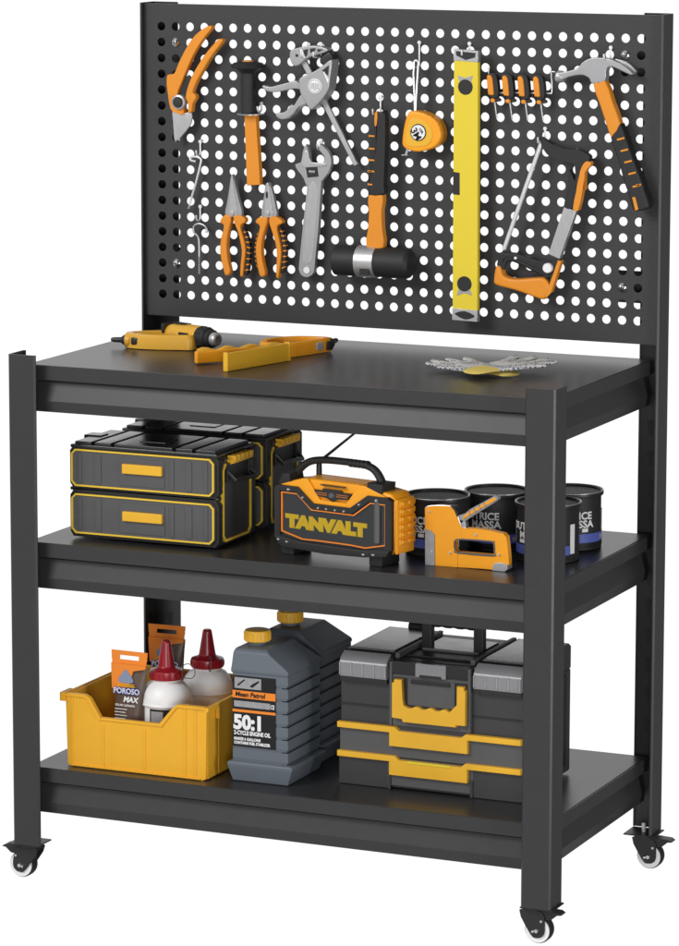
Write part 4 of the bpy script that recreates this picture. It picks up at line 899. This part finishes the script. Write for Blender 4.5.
# tall handle brackets and bail
hb = MB()
for a in (c0_+.014, c1_-.032): hb.box(a, a+.018, .098, .114, .222, .276, .0015)
hb.tube([(c0_+.020, .106, .272), (c1_-.020, .106, .272)], .0065, 14)
for i in range(4): hb.lathe([(.0065, -.010), (.0078, -.004), (.0078, .004), (.0065, .010)], (c0_+.038+i*.022, .106, .272), 'x', 14)
hb.build('top_handle', BLK, t)
# latches
for a, c in ((.004, c0_-.008), (c1_+.010, tw-.002)):
    m_ = MB(); m_.prism([(.0055, .190), (-.0035, .190), (-.0050, .196), (-.0050, .211), (-.002, .219), (.008, .226), (.016, .2305), (.016, .222), (.0055, .214)], a, c, axis='x')
    la = m_.build('latch', LATCH, t); n = 5
    for i in range(n):
        x = a+(c-a)*i/(n-1)*.97; MB().box(x-.0004, x+.0020, -.0062, -.0045, .193, .214, .0004).build('latch_rib', LGREY, la)
    MB().box(a, c, -.0015, .008, .181, .1895, .0008).build('latch_seat', BLK, t)
# centre front: clasp, window, yellow fold handle
m_ = MB(); m_.box(c0_+.000, c1_, .0005, .012, .203, .223, .0015); m_.build('clasp_frame', BLK, t)
MB().box(c0_+.044, c0_+.100, -.0025, .004, .200, .2235, .0015).build('clasp', LATCH, t)
MB().box(c0_+.052, c0_+.092, -.0035, .002, .200, .2045, .0008).build('clasp_lip', BLK, t)
for a in (c0_-.004, c1_-.002): MB().box(a, a+.005, -.0005, .010, .112, .222, .001).build('column_edge', GREY, t)
MB().box(c0_+.002, c1_-.002, .0015, .006, .112, .200, 0).build('front_panel', GREY, t)
MB().box(c0_+.004, c1_-.003, .0005, .004, .126, .196, 0).build('handle_well', BLK, t)
MB().box(c0_+.030, c1_-.026, -.0006, .004, .150, .196, .0005).build('handle_well_panel', GREY, t)
yh = [(c0_+.004, .127), (c0_+.022, .126), (c0_+.024, .121), (c1_-.006-.014, .121), (c1_-.020, .125), (c1_-.003, .125), (c1_-.003, .186), (c1_-.006, .186), (c1_-.006, .192), (c1_-.019, .192), (c1_-.019, .160), (c1_-.024, .155)]+[(c1_-.026-k*.0063, .146+(.0035 if k % 4 in (2, 3) else 0)) for k in range(1, 14)]+[(c0_+.026, .150), (c0_+.024, .160), (c0_+.022, .194), (c0_+.008, .194), (c0_+.008, .188), (c0_+.004, .188)]
MB().prism(yh, -.009, 0, .0015).build('front_handle', YEL, t)
MB().box(c0_+.036, c1_-.034, -.0040, 0, .188, .195, .001).build('hinge_bar', BLK, t)
# drawer seams and yellow bars
for z, zt in ((.0985, .112), (.048, .060)):
    fr_ = MB(); fr_.box(.002, tw-.001, .0022, .012, z-.042, z+.006, .001); D_ = fr_.build('drawer', GREY, t)
    MB().box(.001, tw-.0005, .0035, .010, z-.045, z-.0425, 0).build('seam', BLK, D_)
    MB().prism([(0, z+.0015), (c0_-.002, z+.0015), (c0_-.002, z-.022), (c1_+.000, z-.022), (c1_+.000, z+.0015), (tw-.001, z+.0015), (tw-.001, z+.0115), (c1_+.004, z+.0115), (c1_-.004, z+.0115), (c1_-.012, z+.0050), (c0_+.016, z+.0050), (c0_+.008, z+.0115), (0, z+.0115)], -.006, .004, .001).build('handle_bar', YEL, D_)
MB().box(c0_+.032, c1_-.030, -.0072, -.003, .049, .0535, .0008).build('catch', LEVEL, t)
MB().box(.001, tw-.0005, .006, .010, .1385, .1415, 0).build('seam', BLK, t)
for a in (c0_-.006, c1_+.003): MB().box(a, a+.005, -.001, .004, .0, .030, .0008).build('foot_rail', DGREY, t)
# back hinge knuckle, right latch, left carry nub
MB().box(tw-.002, tw+.010, td*.30, td*.62, .196, .226, .003).box(tw+.008, tw+.013, td*.34, td*.40, .186, .222, .002).build('side_clip', BLK, t)
MB().box(tw-.002, tw+.004, .030, td-.030, .020, .180, .002).build('side_rib', BLK, t)
MB().lathe([(.008, -.016), (.012, -.014), (.012, .014), (.008, .016)], (.052, td-.004, .233), 'x', 16).build('hinge', BLK, t)

# ------------------------------------------------------------------ top shelf: cordless drill lying on its side
ZT1 = S1
t = thing('drill', 'amber drill lying on its side at the back left of the top shelf', 'drill', (.19, .32, ZT1+.0005), 0)
dl = Vector
def loc2(u, v, z): 
    d = fwd+r2*((u-339.5-PX)/F)-u2*((v-473-PY)/F); q = CAM+d*((z-CAM.z)/d.z); return (q.x-t.location.x, q.y-t.location.y)
MB().lathe([(0, -.060), (.010, -.058), (.0155, -.048), (.0190, -.032), (.0205, 0), (.0203, .026), (.0190, .034), (.0170, .038)], n=40, axis='x', M=Matrix.Translation((-.008, .010, .0205)) @ Matrix.Rotation(R(-20), 4, 'Z')).build('motor_housing', DRILL, t)
M0 = Matrix.Translation((-.008, .010, .0205)) @ Matrix.Rotation(R(-20), 4, 'Z')
mb = MB().lathe([(.0165, .030), (.0196, .032), (.0200, .048), (.0190, .052), (.0160, .054), (.0160, .062), (.0135, .064)], n=36, axis='x', M=M0)
for i in range(12):
    a = 2*math.pi*i/12; mb.tube([(.033, .0197*math.cos(a), .0197*math.sin(a)), (.047, .0199*math.cos(a), .0199*math.sin(a))], .0013, 6, M=M0)
mb.build('clutch_ring', RUB, t)
MB().lathe([(.009, .060), (.0125, .061), (.0125, .070), (.0108, .074), (.007, .075), (.007, .064)], n=30, axis='x', M=M0).build('chuck', SILV, t)
MB().box(-.030, .000, -.008, .008, .0196, .0212, .0006, M=M0).build('air_vent', BLK, t)
MB().box(-.050, -.044, -.0195, .0195, .002, .0192, .002, M=M0).build('end_band', BLK, t)
MB().box(-.004, .020, -.0215, -.018, -.006, .008, .001, M=M0).build('side_badge', BLK, t)
gp = smooth([(-.045, .020, .026), (-.060, .010, .026), (-.082, -.008, .022), (-.104, -.024, .019)], 5, False)
lp_ = smooth([(.010, -.020), (-.030, -.040), (-.068, -.052), (-.098, -.046), (-.112, -.030), (-.104, -.010), (-.080, .012), (-.048, .030), (-.010, .032)], 4)
# handle loop: outer solid band with an opening, lying flat
oc = [(.020, -.024), (-.004, -.036), (-.040, -.047), (-.075, -.052), (-.100, -.046), (-.112, -.032), (-.108, -.014), (-.088, .004), (-.060, .022), (-.030, .030), (.010, .022)]
ic = [(.000, -.016), (-.012, -.026), (-.040, -.034), (-.072, -.039), (-.090, -.035), (-.096, -.028), (-.092, -.018), (-.076, -.004), (-.054, .010), (-.030, .016), (-.004, .008)]
def band(outer, inner, z0, z1, name, m, par, bev=.0025):
    b = bmesh.new(); O = smooth(outer, 4); I = smooth(inner, 4); n = len(O)
    rows = [[(p.x, p.y, z0) for p in O], [(p.x, p.y, z1-bev) for p in O]]
    Ov = [b.verts.new((p.x, p.y, z0)) for p in O]; Ot = [b.verts.new((p.x, p.y, z1-bev)) for p in O]
    cO = [p.lerp(q, .18) for p, q in zip(O, I)]; cI = [p.lerp(q, .82) for p, q in zip(O, I)]
    T1 = [b.verts.new((p.x, p.y, z1)) for p in cO]; T2 = [b.verts.new((p.x, p.y, z1)) for p in cI]
    It = [b.verts.new((p.x, p.y, z1-bev)) for p in I]; Iv = [b.verts.new((p.x, p.y, z0)) for p in I]
    R_ = [Ov, Ot, T1, T2, It, Iv, Ov]
    for a, c in zip(R_[:-1], R_[1:]):
        for i in range(n): b.faces.new((a[i], a[(i+1) % n], c[(i+1) % n], c[i]))
    bmesh.ops.recalc_face_normals(b, faces=b.faces[:])
    return MB().merge(b).build(name, m, par)
Hd = band(oc, ic, .001, .0265, 'handle', DRILL, t, .011)
MB().box(-.092, -.076, -.0525, -.040, .006, .0210, .004).build('switch', BLK, t)
mb = MB().lathe([(.010, 0), (.0100, .004), (.0075, .008), (.0050, .011), (.0044, .024), (.0032, .029), (0, .030)], n=24, axis='x', M=Matrix.Translation((-.104, -.040, .0135)) @ Matrix.Rotation(R(192), 4, 'Z'))
mb.build('cord_sleeve', BLK, t)
MB().lathe([(.010, -.008), (.0122, -.006), (.0122, .002), (.010, .003)], n=24, axis='x', M=Matrix.Translation((-.104, -.040, .0135)) @ Matrix.Rotation(R(192), 4, 'Z')).build('sleeve_collar', DRILL, t)

# ------------------------------------------------------------------ top shelf: yellow frame tool
t = thing('frame_gun', 'long yellow frame tool with a flat fin and black tip, in front of the drill', 'tool', (.385, .200, ZT1+.0005), 0)
def gz(u, v, z):
    d = fwd+r2*((u-339.5-PX)/F)-u2*((v-473-PY)/F); q = CAM+d*((z-CAM.z)/d.z); return Vector((q.x-t.location.x, q.y-t.location.y))
A0, A1 = gz(197, 365, ZT1), gz(289, 358, ZT1)
def vplate(a, c, z0, z1, th, name, m, par, bev=.0015):
    d = (c-a); L = d.length; an = math.atan2(d.y, d.x)
    return MB().box(0, L, 0, th, z0, z1, bev, M=Matrix.Translation((a.x, a.y, 0)) @ Matrix.Rotation(an, 4, 'Z')).build(name, m, par)
vplate(A0, A1, .001, .0225, .012, 'rear_rail', TANG, t, .003)
B0, B1 = gz(227, 372, ZT1), gz(290, 361, ZT1)
fin = vplate(B0, B1, 0, .031, .006, 'fin', YEL, t, .0012)
d_ = (B1-B0); an = math.atan2(d_.y, d_.x)
MB().box(-.001, .004, -.002, .008, 0, .0325, .001, M=Matrix.Translation((B0.x, B0.y, 0)) @ Matrix.Rotation(an, 4, 'Z')).build('fin_edge', YEL, fin)
MB().box(d_.length-.004, d_.length+.001, -.002, .010, 0, .0325, .001, M=Matrix.Translation((B0.x, B0.y, 0)) @ Matrix.Rotation(an, 4, 'Z')).build('fin_edge', YEL, fin)
# wavy grip along the top of the rail
wv = [A0.lerp(A1, i/20) for i in range(21)]
MB().tube([(p.x-.003, p.y+.010, .0205+.0028*math.sin(i*1.25)) for i, p in enumerate(wv)], .0055, 10).build('wavy_grip', DRILL, t)
C0, C1 = gz(288, 358, ZT1), gz(332, 352, ZT1)
dd = (C1-C0).normalized(); nn = Vector((-dd.y, dd.x)); Lc = (C1-C0).length
def rel(a, b_): q = C0+dd*a+nn*b_; return (q.x, q.y)
band([rel(-.006, 0), rel(Lc*.3, -.003), rel(Lc*.6, -.002), rel(Lc, .002), rel(Lc+.004, .022), rel(Lc*.8, .060), rel(Lc*.4, .078), rel(0, .070), rel(-.02, .040)],
     [rel(.008, .010), rel(Lc*.3, .008), rel(Lc*.6, .009), rel(Lc-.010, .014), rel(Lc-.010, .024), rel(Lc*.72, .050), rel(Lc*.4, .064), rel(.008, .056), rel(-.006, .036)], .001, .0245, 'handle_loop', TANG, t, .006)
q = rel(Lc*.62, -.004); MB().box(0, .016, -.001, .010, .006, .020, .002, M=Matrix.Translation((q[0], q[1], 0)) @ Matrix.Rotation(math.atan2(dd.y, dd.x), 4, 'Z')).build('trigger', LGREY, t)
q = rel(Lc*.86, -.004); MB().box(0, .014, -.001, .012, .004, .020, .002, M=Matrix.Translation((q[0], q[1], 0)) @ Matrix.Rotation(math.atan2(dd.y, dd.x), 4, 'Z')).build('latch', BLK, t)
q = rel(Lc-.004, .008); MB().lathe([(.010, 0), (.0105, .010), (.008, .014), (.005, .018), (.0045, .034), (.003, .040), (0, .041)], n=20, axis='x', M=Matrix.Translation((q[0], q[1], .013)) @ Matrix.Rotation(math.atan2(dd.y, dd.x)+R(20), 4, 'Z') @ Matrix.Rotation(R(-4), 4, 'Y')).build('tip', BLK, t)

# ------------------------------------------------------------------ work gloves
def glove(loc, rz, flip, label):
    t = thing('work_glove', label, 'glove', loc, rz, 'pair of dotted work gloves')
    s = -1 if flip else 1
    def blob(rows, n=20):
        b = bmesh.new(); V = []
        for (x, y, z, hw, hh, an) in rows:
            c, d = math.cos(an), math.sin(an); V.append([b.verts.new((x+s*0+hw*math.cos(2*math.pi*k/n)*(-d), y+hw*math.cos(2*math.pi*k/n)*c, z+hh*math.sin(2*math.pi*k/n))) for k in range(n)])
        for i in range(len(V)-1):
            for k in range(n): b.faces.new((V[i][k], V[i][(k+1) % n], V[i+1][(k+1) % n], V[i+1][k]))
        b.faces.new(V[0]); b.faces.new(V[-1]); bmesh.ops.recalc_face_normals(b, faces=b.faces[:]); return b
    palm = MB(); palm.merge(blob([(-.030, 0, .007, .034, .005, 0), (-.010, 0, .009, .041, .008, 0), (.020, 0, .010, .043, .009, 0), (.045, 0, .011, .042, .009, 0), (.058, 0, .011, .036, .007, 0)]))
    for y, an, L in ((.033, .42, .060), (.012, .14, .074), (-.010, -.10, .070), (-.031, -.36, .054)):
        an *= 1.0; rows = []
        for i in range(8):
            f = i/7; hw = .0150*(1-.30*f) if i < 7 else .007; rows.append((.046+math.cos(an)*L*f, s*(y+math.sin(an)*L*f), .011+.006*f*f, hw, .0058*(1-.35*f), s*an))
        palm.merge(blob(rows))
    rows = []
    for i in range(7):
        f = i/6; rows.append((-.004+.055*f, s*(.034+.044*f), .010+.006*f, .0125*(1-.4*f), .0060*(1-.4*f), s*.68))
    palm.merge(blob(rows)); P = palm.build('knit_hand', DOTS, t, ang=60)
    t.scale = (.86, .86, .72)
    cf = MB(); cf.merge(blob([(-.080, 0, .004, .016, .0020, 0), (-.074, 0, .005, .026, .0040, 0), (-.055, 0, .007, .031, .0058, 0), (-.028, 0, .008, .0335, .0062, 0)])); cf.build('cuff', CUFF, t, ang=60)
    return t
glove((.776, .252, ZT1+.001), R(158), False, 'left work glove of the pair, grey dotted knit with yellow cuff, fingers pointing left')
glove((.806, .246, ZT1+.007), R(66), True, 'right work glove of the pair, lying across the other with fingers towards the back')
